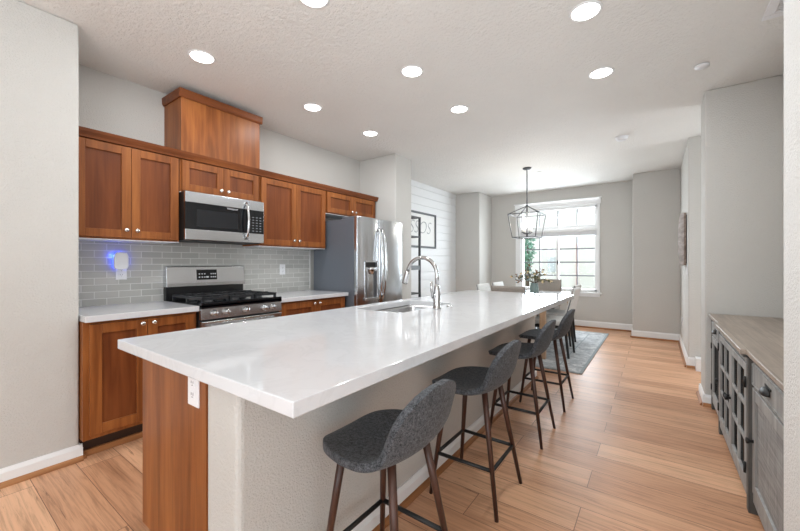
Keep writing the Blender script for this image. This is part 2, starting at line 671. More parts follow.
# baseboards: profile board + wooden quarter-round shoe as child
def baseboard(name, runs, h=0.098, t=0.016):
    """runs: (axis, face, out, a, b): axis 'X' board on a face X=face running along Y, out = +1/-1"""
    g, s, sx = G(), G(), G()
    hy = hx = False
    for axis, face, out, a, b in runs:
        prof = [(0, 0), (t, 0), (t, h - 0.022), (t * .55, h - 0.006), (t * .4, h), (0, h)]
        sp = [(t, 0), (t + 0.019, 0), (t + 0.018, 0.010), (t + 0.011, 0.022), (t, 0.028)]
        for pr, q in ((prof, g), (sp, s if axis == 'X' else sx)):
            P = [(face + out * u, v) for u, v in pr]
            if axis == 'X':
                q.prism(P, 'Y', a, b)
            else:
                q.prism(P, 'X', a, b)
        if axis == 'X':
            hy = True
        else:
            hx = True
    o = struct(name, g, M['trim'])
    if hy:
        obj('shoe_molding', s, M['shoe'], o, label='brown wooden quarter-round strip')
    if hx:
        obj('shoe_molding', sx, M['shoe_x'], o, label='brown wooden quarter-round strip')


baseboard('baseboard_left', [('X', -2.95, 1, -5, 0.6545), ('Y', 0.64, 1, -2.99, -2.9355)])
baseboard('baseboard_far', [('Y', 7.7, -1, -3.0, -0.32), ('X', -3.0, 1, 7.02, 7.7), ('Y', 7.02, -1, -3.55, -2.9855), ('X', -0.32, -1, 7.12, 7.7)], .135)
baseboard('baseboard_right', [('Y', 7.12, -1, -0.3345, 0.31), ('X', 0.31, -1, 5.4355, 7.12), ('Y', 5.45, -1, 0.2955, 2.0)], .125)
baseboard('baseboard_shiplap', [('X', -3.55, 1, 4.29, 7.02)])
baseboard('baseboard_niche', [('X', 0.345, -1, 4.0555, 4.4145), ('Y', 4.07, -1, 0.3305, 0.815), ('Y', 4.40, 1, 0.3305, 2.0)])
baseboard('baseboard_wall_right', [('X', 0.35, -1, 0.75, 1.742)])

# backsplash tile
struct('wall_backsplash', B(XK, 0.64, 0.91, XK + 0.010, 2.955, 1.43), M['tile'])
struct('trim_1', B(XK, 2.955, 0.91, XK + 0.014, 2.966, 1.43), M['trim'])

struct('trim_3', B(.372, 5.30, 0, .46, 5.432, .145), M['trim'], .004)
# window
win = struct('window_1', G().box(WX0, 7.70, WZ0, WX0 + 0.05, 7.80, WZ1).box(WX1 - 0.05, 7.70, WZ0, WX1, 7.80, WZ1)
             .box(WX0, 7.70, WZ0, WX1, 7.80, WZ0 + 0.045).box(WX0, 7.70, WZ1 - 0.06, WX1, 7.80, WZ1)
             .box(WX0, 7.71, 1.79, WX1, 7.80, 1.995), M['trim'], 0.004)
obj('window_casing', G().box(-2.455, 7.675, 0.66, WX0 + 0.012, 7.70, 2.40).box(WX1 - 0.012, 7.675, 0.66, -0.865, 7.70, 2.40)
    .box(-2.47, 7.668, 2.38, -0.85, 7.70, 2.485).box(-2.49, 7.655, 2.485, -0.835, 7.70, 2.505)
    .box(-2.49, 7.64, 0.655, -0.835, 7.71, 0.685).box(-2.455, 7.678, 0.60, -0.865, 7.70, 0.655), M['trim'], win, 0.003)
obj('window_sash', G().box(-1.645, 7.73, WZ0 + .04, -1.600, 7.79, 1.80).box(WX0 + .04, 7.735, 1.78, WX1 - .04, 7.785, 1.80), M['trim'], win)
g = G()
for x in (-1.97, -1.265):
    g.box(x - .012, 7.745, WZ0 + .04, x + .012, 7.77, 1.80)
for z in (1.0, 1.265, 1.53):
    g.box(WX0 + .04, 7.745, z - .012, WX1 - .04, 7.77, z + .012)
for x in (-1.97, -1.62, -1.265):
    g.box(x - .010, 7.745, 1.99, x + .010, 7.77, WZ1 - .05)
obj('muntins', g, plain('muntin_backlit_grey', L(140, 140, 146), 0.5), win)  # bars greyed in their colour to imitate backlit silhouettes
obj('pane', B(WX0 + .04, 7.755, WZ0 + .04, -1.62, 7.759, 1.80), M['glass'], win)
obj('pane', B(-1.62, 7.755, WZ0 + .04, WX1 - .04, 7.759, 1.80), M['glass'], win)
obj('pane', B(WX0 + .04, 7.755, 1.99, WX1 - .04, 7.759, WZ1 - .05), M['glass'], win)
obj('sash_lock', G().tube([(-1.622, 7.725, 1.22), (-1.622, 7.725, 1.30)], 0.012), M['frame_grey'], win)
bl = thing('roller_blind', (-1.63, 7.69, 1.78), 'white blind rolled up under the transom of the dining window', 'blind')
obj('headrail', B(-2.34, 7.665, 1.865, -0.92, 7.715, 1.925), M['trim'], bl, 0.006)
g = G()
for k in range(5):
    g.box(-2.335, 7.67, 1.775 + k * .018, -0.925, 7.71, 1.787 + k * .018)
obj('slats', g, M['white_plastic'], bl)

# ------------------------------------------------------------------ cabinets


def shaker(parent, y0, y1, z0, z1, xf, rail=0.058, knob=None, t=0.02):
    """door whose face looks to +X; xf = front plane"""
    gp = 0.0016
    y0 += gp
    y1 -= gp
    g = G()
    g.box(xf - t, y0, z0, xf, y0 + rail, z1).box(xf - t, y1 - rail, z0, xf, y1, z1)
    g.box(xf - t, y0 + rail, z0, xf - .0004, y1 - rail, z0 + rail).box(xf - t, y0 + rail, z1 - rail, xf - .0004, y1 - rail, z1)
    d = obj('door', g, M['wood'], parent, 0.0022, loc=(xf, (y0 + y1) / 2, z0))
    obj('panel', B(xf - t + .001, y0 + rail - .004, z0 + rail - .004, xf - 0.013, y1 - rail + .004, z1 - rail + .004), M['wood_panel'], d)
    if knob:
        ky, kz = knob
        obj('knob', G().lathe([(0.0, 0.0), (0.007, 0.0), (0.006, 0.012), (0.0145, 0.018), (0.0155, 0.024), (0.012, 0.029), (0, 0.031)], (xf - .0005, ky, kz), 'X', 16), M['knob'], d, label='round satin nickel knob')
    return d


XU = -3.2
UB, UT = 1.415, 2.115


def wall_cabinet(name, y0, y1, z0, z1, label, kz):
    r = thing(name, ((XU + XK) / 2, (y0 + y1) / 2, z0), label, 'cabinet', 'wall cabinets above the counter')
    obj('body', B(XK, y0, z0, XU - .021, y1, z1), M['wood'], r, 0.001)
    obj('underside', B(XK, y0 + .002, z0 - .006, XU - .022, y1 - .002, z0), M['white_plastic'], r, label='white underside panel')
    mid = (y0 + y1) / 2
    e = 0.012
    shaker(r, y0 + e, mid, z0 + 0.012, z1 - 0.012, XU, knob=(mid - .034, kz))
    shaker(r, mid, y1 - e, z0 + 0.012, z1 - 0.012, XU, knob=(mid + .034, kz))
    return r


wall_cabinet('wall_cabinet', 0.655, 1.330, UB, UT, 'tall double-door alder wall cabinet at the left end, beside the left wall', UB + .07)
wall_cabinet('wall_cabinet', 1.334, 2.062, 1.838, UT, 'short alder wall cabinet directly above the microwave', 1.838 + .055)
wall_cabinet('wall_cabinet', 2.066, 2.940, UB, UT, 'tall double-door alder wall cabinet between microwave and refrigerator', UB + .07)
wall_cabinet('wall_cabinet', 2.944, 3.870, 1.845, UT, 'short alder wall cabinet above the refrigerator', 1.845 + .055)
# light strip under the left and middle cabinets
g = G()
# crown along the top
prof = [(XU - .06, UT - .003), (XU + .004, UT - .003), (XU + .008, UT + .012), (XU + .020, UT + .036), (XU + .024, UT + .055), (XU - .06, UT + .055)]
g.prism(prof, 'Y', 0.65, 3.90)
tr = struct('trim_2', g, M['wood_h'])
tr['label'] = 'alder crown molding along the top of the wall cabinets'
# boxed vent cover
r = thing('vent_cover_cabinet', ((XU + XK) / 2, 1.70, UT + .055), 'tall alder box rising above the cabinets to the ceiling over the microwave', 'cabinet')
obj('body', B(XK, 1.338, UT + .055, XU, 2.060, 2.63), M['wood'], r, 0.002)
g = G()
cp = [(0, 2.622), (.010, 2.622), (.018, 2.64), (.020, 2.69), (0, 2.69)]
g.prism([(XU + u, v) for u, v in cp], 'Y', 1.318, 2.080)
g.prism([(1.338 - u, v) for u, v in cp], 'X', XK, XU)
g.prism([(2.060 + u, v) for u, v in cp], 'X', XK, XU)
g.box(XK, 1.338, 2.63, XU, 2.06, 2.69)
obj('crown', g, M['wood_h'], r)

XB = -2.875   # base door face


def base_cabinet(y0, y1, label):
    r = thing('base_cabinet', (-3.2, (y0 + y1) / 2, 0), label, 'cabinet', 'base cabinets along the kitchen wall')
    obj('body', B(XK + .022, y0, 0.125, XB - .021, y1, 0.868), M['wood'], r, 0.001)
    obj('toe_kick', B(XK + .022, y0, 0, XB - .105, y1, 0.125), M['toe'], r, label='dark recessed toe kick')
    obj('shoe_molding', B(XB - .105, y0, 0, XB - .088, y1, 0.04), M['shoe'], r)
    mid = (y0 + y1) / 2 + .005
    shaker(r, y0 + .028, mid, 0.152, 0.852, XB, 0.062, (mid - .034, 0.825))
    shaker(r, mid, y1 - .02, 0.152, 0.852, XB, 0.062, (mid + .034, 0.825))


base_cabinet(0.645, 1.318, 'alder base cabinet left of the gas range, under the white counter')
base_cabinet(2.050, 2.945, 'alder base cabinet between the gas range and the refrigerator')
tag(obj('countertop', B(XK + .01, 0.645, 0.870, -2.845, 1.320, 0.910), M['quartz'], None, 0.003, loc=(-3.19, .98, .87)), 'short white quartz counter left of the gas range', 'countertop')
tag(obj('countertop', B(XK + .01, 2.048, 0.870, -2.845, 2.950, 0.910), M['quartz'], None, 0.003, loc=(-3.19, 2.5, .87)), 'short white quartz counter between range and refrigerator', 'countertop')

# ------------------------------------------------------------------ microwave
MF = -3.125
my0, my1, mz0, mz1 = 1.338, 2.056, 1.435, 1.834
r = thing('microwave', (-3.33, 1.70, mz0), 'stainless over-the-range microwave with black glass door under the short cabinet', 'microwave')
obj('body', B(XK + .011, my0, mz0 + .012, MF - .03, my1, mz1), M['black_matte'], r, 0.003)
obj('bottom_vent', G().box(XK + .02, my0 + .01, mz0 - .004, MF - .04, my1 - .01, mz0 + .014), M['black_matte'], r)
ysp = 1.870
d = obj('door', G().box(MF - .03, my0, mz0, MF, ysp + .03, mz0 + .088).box(MF - .03, my0, mz1 - .088, MF, ysp + .03, mz1), M['steel'], r, 0.003, label='stainless rails of the microwave door')
obj('door_glass', B(MF - .03, my0, mz0 + .088, MF - .002, ysp + .006, mz1 - .088), M['black_gloss'], d, label='black glass')
obj('window', B(MF - .004, my0 + .09, mz0 + .115, MF - .0012, ysp - .08, mz1 - .14), M['dark_window'], d)
c = obj('control_panel', B(MF - .03, ysp + .032, mz0, MF, my1, mz1), M['steel'], r, 0.003)
obj('control_glass', B(MF - .02, ysp + .010, mz0 + .088, MF + .001, my1 - .004, mz1 - .088), M['black_gloss'], c, label='black control glass')
g = G()
for i in range(6):
    for j in range(3):
        y = ysp + .062 + j * .038
        z = mz0 + .108 + i * .026
        g.box(MF + .0005, y, z, MF + .0018, y + .018, z + .008)
obj('buttons', g, plain('dim_button_print', L(120, 122, 126), 0.5), c)
pts = []
for k in range(13):
    t = k / 12
    pts.append((MF + 0.006 + 0.046 * math.sin(PI * t) ** 0.6, ysp - .004, mz0 + .03 + t * (mz1 - mz0 - .06)))
obj('handle', G().tube(pts, [0.013] + [0.0115] * 11 + [0.013], 12), M['chrome'], r, label='bowed polished handle')


def text(name, body, size, loc, rot, mat, parent, extrude=0.0004, align='CENTER', shear=0.0, offset=0.0):
    cu = bpy.data.curves.new(name, 'FONT')
    cu.body = body
    cu.size = size
    cu.extrude = extrude
    cu.align_x = align
    cu.align_y = 'CENTER'
    cu.shear = shear
    cu.offset = offset
    tmp = bpy.data.objects.new(name + '_curve', cu)
    COL.objects.link(tmp)
    bpy.context.view_layer.update()
    me = bpy.data.meshes.new_from_object(tmp.evaluated_get(bpy.context.evaluated_depsgraph_get()))
    bpy.data.objects.remove(tmp)
    me.name = name
    me.materials.clear()
    me.materials.append(mat)
    o = bpy.data.objects.new(name, me)
    COL.objects.link(o)
    o.parent = parent
    o.location = Vector(loc) - wloc(parent)
    o.rotation_euler = rot
    return o


text('lettering', 'Whirlpool', 0.024, (MF + .0002, 1.735, mz1 - .104), (PI / 2, 0, PI / 2), M['marks'], r, shear=0.2)

# ------------------------------------------------------------------ gas range
RY0, RY1 = 1.324, 2.044
RF = -2.835
r = thing('gas_range', (-3.18, 1.684, 0), 'stainless gas range with black cast iron grates', 'stove')
obj('body', B(XK + .012, RY0, 0.03, RF - .03, RY1, 0.895), M['black'], r, 0.003)
obj('cooktop', G().box(XK + .03, RY0, 0.895, RF + .012, RY1, 0.915).box(RF - .03, RY0, .885, RF + .012, RY1, .93), M['black_gloss'], r, 0.004)
obj('control_fascia', G().prism([(RF - .03, .80), (RF + .006, .80), (RF + .0, .888), (RF - .03, .888)], 'Y', RY0, RY1), M['steel'], r, 0.002, label='stainless knob fascia')
for y in (1.425, 1.520, 1.692, 1.868, 1.950):
    k = obj('knob', G().lathe([(0, 0), (.027, 0), (.027, .006), (.021, .010), (.019, .032), (.016, .036), (0, .036)], (RF + .002, y, .846), 'X', 20), M['steel'], r, label='round steel burner knob')
    obj('grip', B(RF + .034, y - .0045, .828, RF + .046, y + .0045, .864), M['chrome'], k, 0.002)
dr = obj('oven_door', G().box(RF - .03, RY0 + .004, .22, RF + .008, RY1 - .004, .785), M['steel'], r, 0.004)
obj('oven_window', B(RF + .006, RY0 + .12, .36, RF + .0095, RY1 - .12, .66), M['black_gloss'], dr)
obj('handle', G().tube([(RF + .055, RY0 + .05, .745), (RF + .055, RY1 - .05, .745)], .013, 12)
    .tube([(RF + .0, RY0 + .09, .745), (RF + .055, RY0 + .09, .745)], .010, 8).tube([(RF + .0, RY1 - .09, .745), (RF + .055, RY1 - .09, .745)], .010, 8), M['chrome'], dr)
obj('drawer', B(RF - .03, RY0 + .004, .06, RF + .006, RY1 - .004, .212), M['steel'], r, 0.004)
bx = -3.455
bg = obj('backguard', G().prism([(XK + .012, 1.028), (bx + .012, 1.028), (bx + .012, 1.06), (bx - .004, 1.205), (bx - .02, 1.215), (XK + .012, 1.215)], 'Y', RY0, RY1), M['steel'], r, 0.003, label='stainless backguard')
obj('back_riser', B(XK + .012, RY0 + .004, .895, bx - .01, RY1 - .004, 1.03), M['black'], r, label='black lower backguard')
cy0, cy1 = 1.575, 1.762


def onbg(g, y0, y1, z0, z1, lift):
    fx = lambda zz: bx + .012 - (zz - 1.06) / .145 * .016
    g.faces([(fx(z0) + lift, y0, z0), (fx(z0) + lift, y1, z0), (fx(z1) + lift, y1, z1), (fx(z1) + lift, y0, z1),
             (fx(z0) - .003, y0, z0), (fx(z0) - .003, y1, z0), (fx(z1) - .003, y1, z1), (fx(z1) - .003, y0, z1)],
            [(0, 1, 2, 3), (7, 6, 5, 4), (0, 4, 5, 1), (1, 5, 6, 2), (2, 6, 7, 3), (3, 7, 4, 0)])


g = G()
onbg(g, cy0, cy1, 1.085, 1.180, .002)
cp_ = obj('display', g, M['black_gloss'], bg, label='black control display')
g = G()
for row in (1.105, 1.135):
    for y in (.018, .043, .066, .126, .146, .165):
        onbg(g, cy0 + y, cy0 + y + .012, row, row + .010, .0028)
onbg(g, cy0 + .084, cy0 + .108, 1.103, 1.118, .0028)
obj('buttons', g, M['marks'], cp_)
# grates: three cast-iron sections
for i in range(3):
    a = RY0 + .02 + i * .2275
    b = a + .2225
    x0, x1 = -3.40, RF - .035
    g = G()
    zt = .958
    for y in (a + .012, b - .012):
        g.bar((x0, y, zt), (x1, y, zt), .016, .02)
    for x in (x0 + .008, (x0 + x1) / 2, x1 - .008):
        g.bar((x, a + .005, zt), (x, b - .005, zt), .016, .02)
    for x in (x0 + .13, x0 + .40):
        g.bar((x, a + .01, zt + .004), (x, b - .01, zt + .004), .012, .022)
        g.bar((x - .09, (a + b) / 2, zt + .004), (x + .09, (a + b) / 2, zt + .004), .012, .022)
    for x in (x0 + .01, (x0 + x1) / 2, x1 - .01):
        for y in (a + .014, b - .014):
            g.bar((x, y, .914), (x, y, zt), .018, .018)
    obj('grate', g, M['iron'], r)
    for x in (x0 + .13, x0 + .40):
        obj('burner', G().lathe([(0, .914), (.045, .914), (.045, .925), (.036, .93), (.034, .938), (0, .94)], (x, (a + b) / 2, 0), 'Z', 18), M['iron'], r)

# ------------------------------------------------------------------ refrigerator
FX = -2.715
fy0, fy1, fz = 2.975, 3.868, 1.775
r = thing('refrigerator', (-3.12, 3.42, 0), 'stainless french door refrigerator with dark grey sides and ice dispenser', 'refrigerator')
obj('body', B(-3.47, fy0, .02, FX - .075, fy1, fz - .022), M['fridge_side'], r, 0.006, label='dark grey steel body')
obj('hinge_cover', B(-2.98, fy0 + .01, fz - .022, FX - .03, fy0 + .09, fz + .004), M['fridge_side'], r, 0.005)
obj('hinge_cover', B(-2.98, fy1 - .09, fz - .022, FX - .03, fy1 - .01, fz + .004), M['fridge_side'], r, 0.005)
obj('foot', B(-2.86, fy0 + .02, 0, FX - .08, fy1 - .02, .03), M['black_matte'], r)
fm = 3.372


def bowed(y0, y1, z0, z1, bow=.014, n=10):
    """door front slightly convex in plan"""
    P = [(FX - .068, y0), (FX - .068, y1)]
    for k in range(n + 1):
        t = 1 - k / n
        e = .012 * (1 if 0 < k < n else 0)
        P.append((FX - .012 + e * 1.0 + bow * (1 - (2 * t - 1) ** 2) - .012, y0 + (y1 - y0) * t))
    return G().prism(P, 'Z', z0, z1)


dl = obj('door', bowed(fy0 + .002, fm - .003, .70, fz), M['steel_v'], r, 0.005, seg=3, label='left stainless door with dispenser')
drr = obj('door', bowed(fm + .003, fy1 - .002, .70, fz), M['steel_v'], r, 0.005, seg=3)
fd = obj('freezer_drawer', bowed(fy0 + .002, fy1 - .002, .08, .69), M['steel_v'], r, 0.005, seg=3)
obj('handle', G().tube([(FX + .045, fy0 + .12, .62), (FX + .06, (fy0 + fy1) / 2, .62), (FX + .045, fy1 - .12, .62)], .013, 10)
    .tube([(FX - .01, fy0 + .14, .62), (FX + .047, fy0 + .14, .62)], .011, 8).tube([(FX - .01, fy1 - .14, .62), (FX + .047, fy1 - .14, .62)], .011, 8), M['chrome'], fd)
for dd, y, sg in ((dl, fm - .035, -1), (drr, fm + .035, 1)):
    pts = [(FX - .005 + .062 * math.sin(PI * k / 14) ** .55, y + sg * 0.0, .80 + .86 * k / 14) for k in range(15)]
    obj('handle', G().tube(pts, [.015] + [.0125] * 13 + [.015], 12), M['chrome'], dd, label='bowed polished handle')
# dispenser on the left door
dz0, dz1, dy0, dy1 = .81, 1.27, 3.075, 3.315
dsp = obj('dispenser', G().box(FX - .02, dy0, dz0, FX + .006, dy0 + .018, dz1).box(FX - .02, dy1 - .018, dz0, FX + .006, dy1, dz1)
          .box(FX - .02, dy0, dz1 - .02, FX + .006, dy1, dz1).box(FX - .02, dy0, dz0, FX + .022, dy1, dz0 + .03), M['steel'], dl, 0.003)
obj('dispenser_recess', B(FX - .018, dy0 + .018, dz0 + .03, FX + .0005, dy1 - .018, dz1 - .12), M['frame_grey'], dl, label='dark dispenser recess')
obj('dispenser_display', B(FX - .018, dy0 + .018, dz1 - .075, FX + .005, dy1 - .018, dz1 - .02), M['black_gloss'], dl, label='black dispenser display')
obj('dispenser_chute', G().lathe([(0, dz1 - .16), (.03, dz1 - .16), (.05, dz1 - .10), (.05, dz1 - .075), (0, dz1 - .075)], (FX + .0, (dy0 + dy1) / 2, 0), 'Z', 18), M['chrome'], dl)
obj('dispenser_paddle', G().box(FX + .002, dy0 + .07, dz0 + .10, FX + .008, dy1 - .10, dz1 - .17), M['chrome'], dl, 0.002)

# ------------------------------------------------------------------ island
IX0, IX1, IY0, IY1 = -1.876, -0.692, 0.532, 4.07
PX = -1.06          # seating side face of the pony wall
PY0, PY1 = 0.605, 3.98
struct('wall_island', B(-1.26, PY0, 0, PX, PY1, 0.869), M['wall'], 0.022, seg=4)
baseboard('baseboard_island', [('X', PX, 1, PY0 + .025, PY1)])
r = thing('island_cabinet', (-1.55, 2.29, 0), 'alder island cabinet run under the long white counter', 'cabinet')
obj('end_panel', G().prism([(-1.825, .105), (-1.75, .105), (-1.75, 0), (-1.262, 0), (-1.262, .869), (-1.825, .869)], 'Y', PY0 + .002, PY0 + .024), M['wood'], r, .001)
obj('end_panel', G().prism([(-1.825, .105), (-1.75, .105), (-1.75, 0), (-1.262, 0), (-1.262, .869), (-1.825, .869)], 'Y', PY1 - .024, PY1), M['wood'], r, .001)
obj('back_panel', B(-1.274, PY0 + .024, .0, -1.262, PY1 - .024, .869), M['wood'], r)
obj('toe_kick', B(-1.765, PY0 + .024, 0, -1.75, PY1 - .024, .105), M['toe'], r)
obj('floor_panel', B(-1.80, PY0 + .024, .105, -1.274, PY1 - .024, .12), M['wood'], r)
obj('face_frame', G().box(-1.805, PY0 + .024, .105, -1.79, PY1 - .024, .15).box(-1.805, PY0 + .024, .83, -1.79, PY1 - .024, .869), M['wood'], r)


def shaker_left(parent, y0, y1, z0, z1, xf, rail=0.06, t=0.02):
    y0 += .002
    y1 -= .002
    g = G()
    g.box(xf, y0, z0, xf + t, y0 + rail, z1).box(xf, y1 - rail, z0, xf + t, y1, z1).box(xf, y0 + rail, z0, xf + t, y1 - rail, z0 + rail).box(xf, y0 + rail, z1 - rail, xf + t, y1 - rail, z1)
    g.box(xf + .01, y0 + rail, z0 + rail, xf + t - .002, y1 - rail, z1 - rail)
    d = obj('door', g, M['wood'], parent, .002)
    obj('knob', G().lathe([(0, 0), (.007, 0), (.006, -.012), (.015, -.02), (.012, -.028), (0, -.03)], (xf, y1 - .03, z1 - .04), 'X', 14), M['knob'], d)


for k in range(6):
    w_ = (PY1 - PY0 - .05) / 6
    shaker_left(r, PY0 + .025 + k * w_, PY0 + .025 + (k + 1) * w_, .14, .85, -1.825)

# countertop with sink cut-out
SX0, SX1, SY0, SY1 = -1.775, -1.365, 1.90, 2.64


def slab_hole(x0, x1, y0, y1, z0, z1, a0, a1, b0, b1, rr=.03):
    bm = bmesh.new()
    out = [(x0, y0), (x1, y0), (x1, y1), (x0, y1)]
    inn = []
    for cx, cy, s0 in ((a0 + rr, b0 + rr, PI), (a1 - rr, b0 + rr, 1.5 * PI), (a1 - rr, b1 - rr, 0), (a0 + rr, b1 - rr, .5 * PI)):
        for k in range(5):
            an = s0 + k * PI / 8
            inn.append((cx + rr * math.cos(an), cy + rr * math.sin(an)))
    g = G()
    bm = g.bm
    n = len(inn)
    V = {}
    for lv, zz in ((0, z0), (1, z1)):
        V[lv] = ([bm.verts.new((*p, zz)) for p in out], [bm.verts.new((*p, zz)) for p in inn])
    for lv in (0, 1):
        o_, i_ = V[lv]
        for c in range(4):
            c2 = (c + 1) % 4
            m0 = c * 5 + 2
            m1 = (c2 * 5 + 2)
            idx = []
            k = m0
            while True:
                idx.append(i_[k % n])
                if k % n == m1 % n:
                    break
                k += 1
            bm.faces.new([o_[c]] + idx + [o_[c2]])
    for a, b in ((0, 1),):
        for k in range(4):
            bm.faces.new((V[0][0][k], V[0][0][(k + 1) % 4], V[1][0][(k + 1) % 4], V[1][0][k]))
        for k in range(n):
            f = bm.faces.new((V[0][1][k], V[1][1][k], V[1][1][(k + 1) % n], V[0][1][(k + 1) % n]))
    return g


tag(obj('countertop', slab_hole(IX0, IX1, IY0, IY1, .870, .910, SX0, SX1, SY0, SY1), M['quartz'], None, .003, loc=(-1.28, 2.3, .87)),
    'long white quartz island counter with undermount sink', 'countertop')
r = thing('kitchen_sink', (-1.57, 2.27, .66), 'stainless double bowl sink set into the island counter', 'sink')


def bowl(y0, y1, zb):
    g = G()
    x0, x1, zt = SX0 - .004, SX1 + .004, .868
    def ring(ins, z, rr=.05):
        P = []
        for cx, cy, s0 in ((x0 + ins + rr, y0 + ins + rr, PI), (x1 - ins - rr, y0 + ins + rr, 1.5 * PI), (x1 - ins - rr, y1 - ins - rr, 0), (x0 + ins + rr, y1 - ins - rr, .5 * PI)):
            for k in range(6):
                an = s0 + k * PI / 10
                P.append(g.bm.verts.new((cx + rr * math.cos(an), cy + rr * math.sin(an), z)))
        return P
    R = [ring(-.012, zt), ring(0, zt), ring(.004, zt - .02), ring(.012, zb + .03), ring(.035, zb)]
    for a, b in zip(R, R[1:]):
        for k in range(len(a)):
            f = g.bm.faces.new((a[k], a[(k + 1) % len(a)], b[(k + 1) % len(a)], b[k]))
            f.smooth = True
    g.bm.faces.new(R[-1])
    return g


b1 = obj('bowl', bowl(SY0, 2.165, .69), M['sink'], r)
b2 = obj('bowl', bowl(2.185, SY1, .66), M['sink'], r)
for b_, y, z_ in ((b1, 2.03, .69), (b2, 2.41, .66)):
    obj('drain', G().lathe([(0, .001), (.03, .001), (.042, .004), (.045, .002), (.045, 0.0005)], (-1.57, y, z_), 'Z', 20), M['chrome'], b_)
# faucet
fxb, fyb = -1.276, 2.228
r = thing('faucet', (fxb, fyb, .91), 'brushed nickel gooseneck pull-down faucet beside the island sink', 'faucet')
obj('base', G().lathe([(0, 0), (.030, 0), (.031, .006), (.027, .012), (.027, .05), (.0255, .11), (.019, .16), (.0145, .18), (0, .18)], (fxb, fyb, .91), 'Z', 24), M['chrome'], r)
pts = [(fxb, fyb, .91 + .16), (fxb, fyb, 1.14)]
R_ = .128
for k in range(17):
    a = PI * k / 16 * .93
    pts.append((fxb - R_ + R_ * math.cos(a), fyb, 1.152 + R_ * math.sin(a)))
obj('neck', G().tube(pts, .0145, 14), M['chrome'], r)
ex, ez = pts[-1][0], pts[-1][2]
dx, dz = pts[-1][0] - pts[-2][0], pts[-1][2] - pts[-2][2]
ln = math.hypot(dx, dz)
dx, dz = dx / ln, dz / ln
sp = [(ex + dx * t, fyb, ez + dz * t) for t in (0, .01, .05, .085, .10)]
obj('spray_head', G().tube(sp, [.0155, .018, .020, .022, .020], 14), M['chrome'], r)
obj('spray_button', G().tube([(sp[2][0] - .016, fyb, sp[2][2]), (sp[3][0] - .021, fyb, sp[3][2])], .006, 8), M['black_matte'], r)
obj('lever', G().tube([(fxb, fyb, 1.0), (fxb - .012, fyb - .038, 1.002)], .017, 12).tube([(fxb - .012, fyb - .038, 1.0), (fxb - .016, fyb - .050, 1.05), (fxb - .012, fyb - .056, 1.11)], [.009, .008, .0095], 10), M['chrome'], r)
r = thing('soap_button', (fxb + .02, 2.38, .91), 'small round nickel air switch button behind the faucet', 'button')
obj('cap', G().lathe([(0, 0), (.022, 0), (.022, .006), (.014, .008), (.013, .012), (0, .012)], (fxb + .02, 2.38, .91), 'Z', 18), M['chrome'], r)


# ------------------------------------------------------------------ outlets and small wall devices
def outlet(c, n, label, group=None, h=.118, w=.074, switch=False, duplex=True):
    """c: centre on the wall; n: outward axis '+X','-X','-Y'"""
    r = thing('light_switch' if switch else 'wall_outlet', c, label, 'switch' if switch else 'outlet', group)
    def bx_(u0, u1, z0, z1, d0, d1):
        x, y, z = c
        if n == '+X':
            return (x + d0, y + u0, z + z0, x + d1, y + u1, z + z1)
        if n == '-X':
            return (x - d1, y + u0, z + z0, x - d0, y + u1, z + z1)
        return (x + u0, y - d1, z + z0, x + u1, y - d0, z + z1)
    obj('plate', B(*bx_(-w / 2, w / 2, -h / 2, h / 2, 0, .006)), M['white_plastic'], r, .002)
    if switch:
        obj('rocker', B(*bx_(-.016, .016, -.033, .033, .006, .0095)), M['white_plastic'], r, .0015)
    else:
        for s in (-1, 1):
            f = obj('receptacle', B(*bx_(-.016, .016, s * .021 - .014, s * .021 + .014, .006, .0085)), M['white_plastic'], r, .003)
            g = G()
            g.box(*bx_(-.008, -.0055, s * .021 - .002, s * .021 + .007, .0085, .009))
            g.box(*bx_(.0055, .008, s * .021 - .002, s * .021 + .007, .0085, .009))
            g.box(*bx_(-.002, .002, s * .021 - .010, s * .021 - .006, .0085, .009))
            obj('slots', g, M['slot'], f)
    return r


outlet((XK + .010, 1.022, 1.165), '+X', 'white wall outlet in the tile below the blue-glowing plug-in')
outlet((XK + .010, 2.555, 1.168), '+X', 'white wall outlet in the tile right of the range')
outlet((-1.345, PY0 + .002, .788), '-Y', 'white outlet on the wooden end panel of the island', h=.125, w=.08)
outlet((PX, 1.975, .41), '+X', 'white outlet low on the island wall behind the second stool')
outlet((.31, 5.55, 1.165), '-X', 'light switch on the hall wall below the wooden plaque', switch=True)
outlet((.31, 6.60, .40), '-X', 'white outlet low on the hall wall near the far corner')

r = thing('plug_in_night_light', (XK + .02, 1.012, 1.19), 'white plug-in device glowing blue on the tile above the left counter', 'night light')
body = [(0.962, 1.215), (0.972, 1.192), (1.01, 1.186), (1.048, 1.192), (1.058, 1.215), (1.058, 1.295), (1.046, 1.322), (1.01, 1.330), (.974, 1.322), (.962, 1.295)]
obj('housing', G().prism(body, 'X', XK + .030, XK + .068), M['white_plastic'], r, .006, 3)
obj('glow_ring', G().prism([(1.01 + (a - 1.01) * .93, 1.26 + (b - 1.26) * .93) for a, b in body], 'X', XK + .016, XK + .031), M['blue'], r, label='blue lit rim')
obj('socket', B(XK + .016, .995, 1.19, XK + .032, 1.03, 1.22), M['white_plastic'], r)
pl = bpy.data.lights.new('night_light_glow', 'POINT')
pl.energy = .07
pl.color = (.03, .1, 1)
pl.shadow_soft_size = .01
po = bpy.data.objects.new('night_light_glow', pl)
po.location = Vector((XK + .026, .958, 1.30)) - wloc(r)
po.parent = r
COL.objects.link(po)


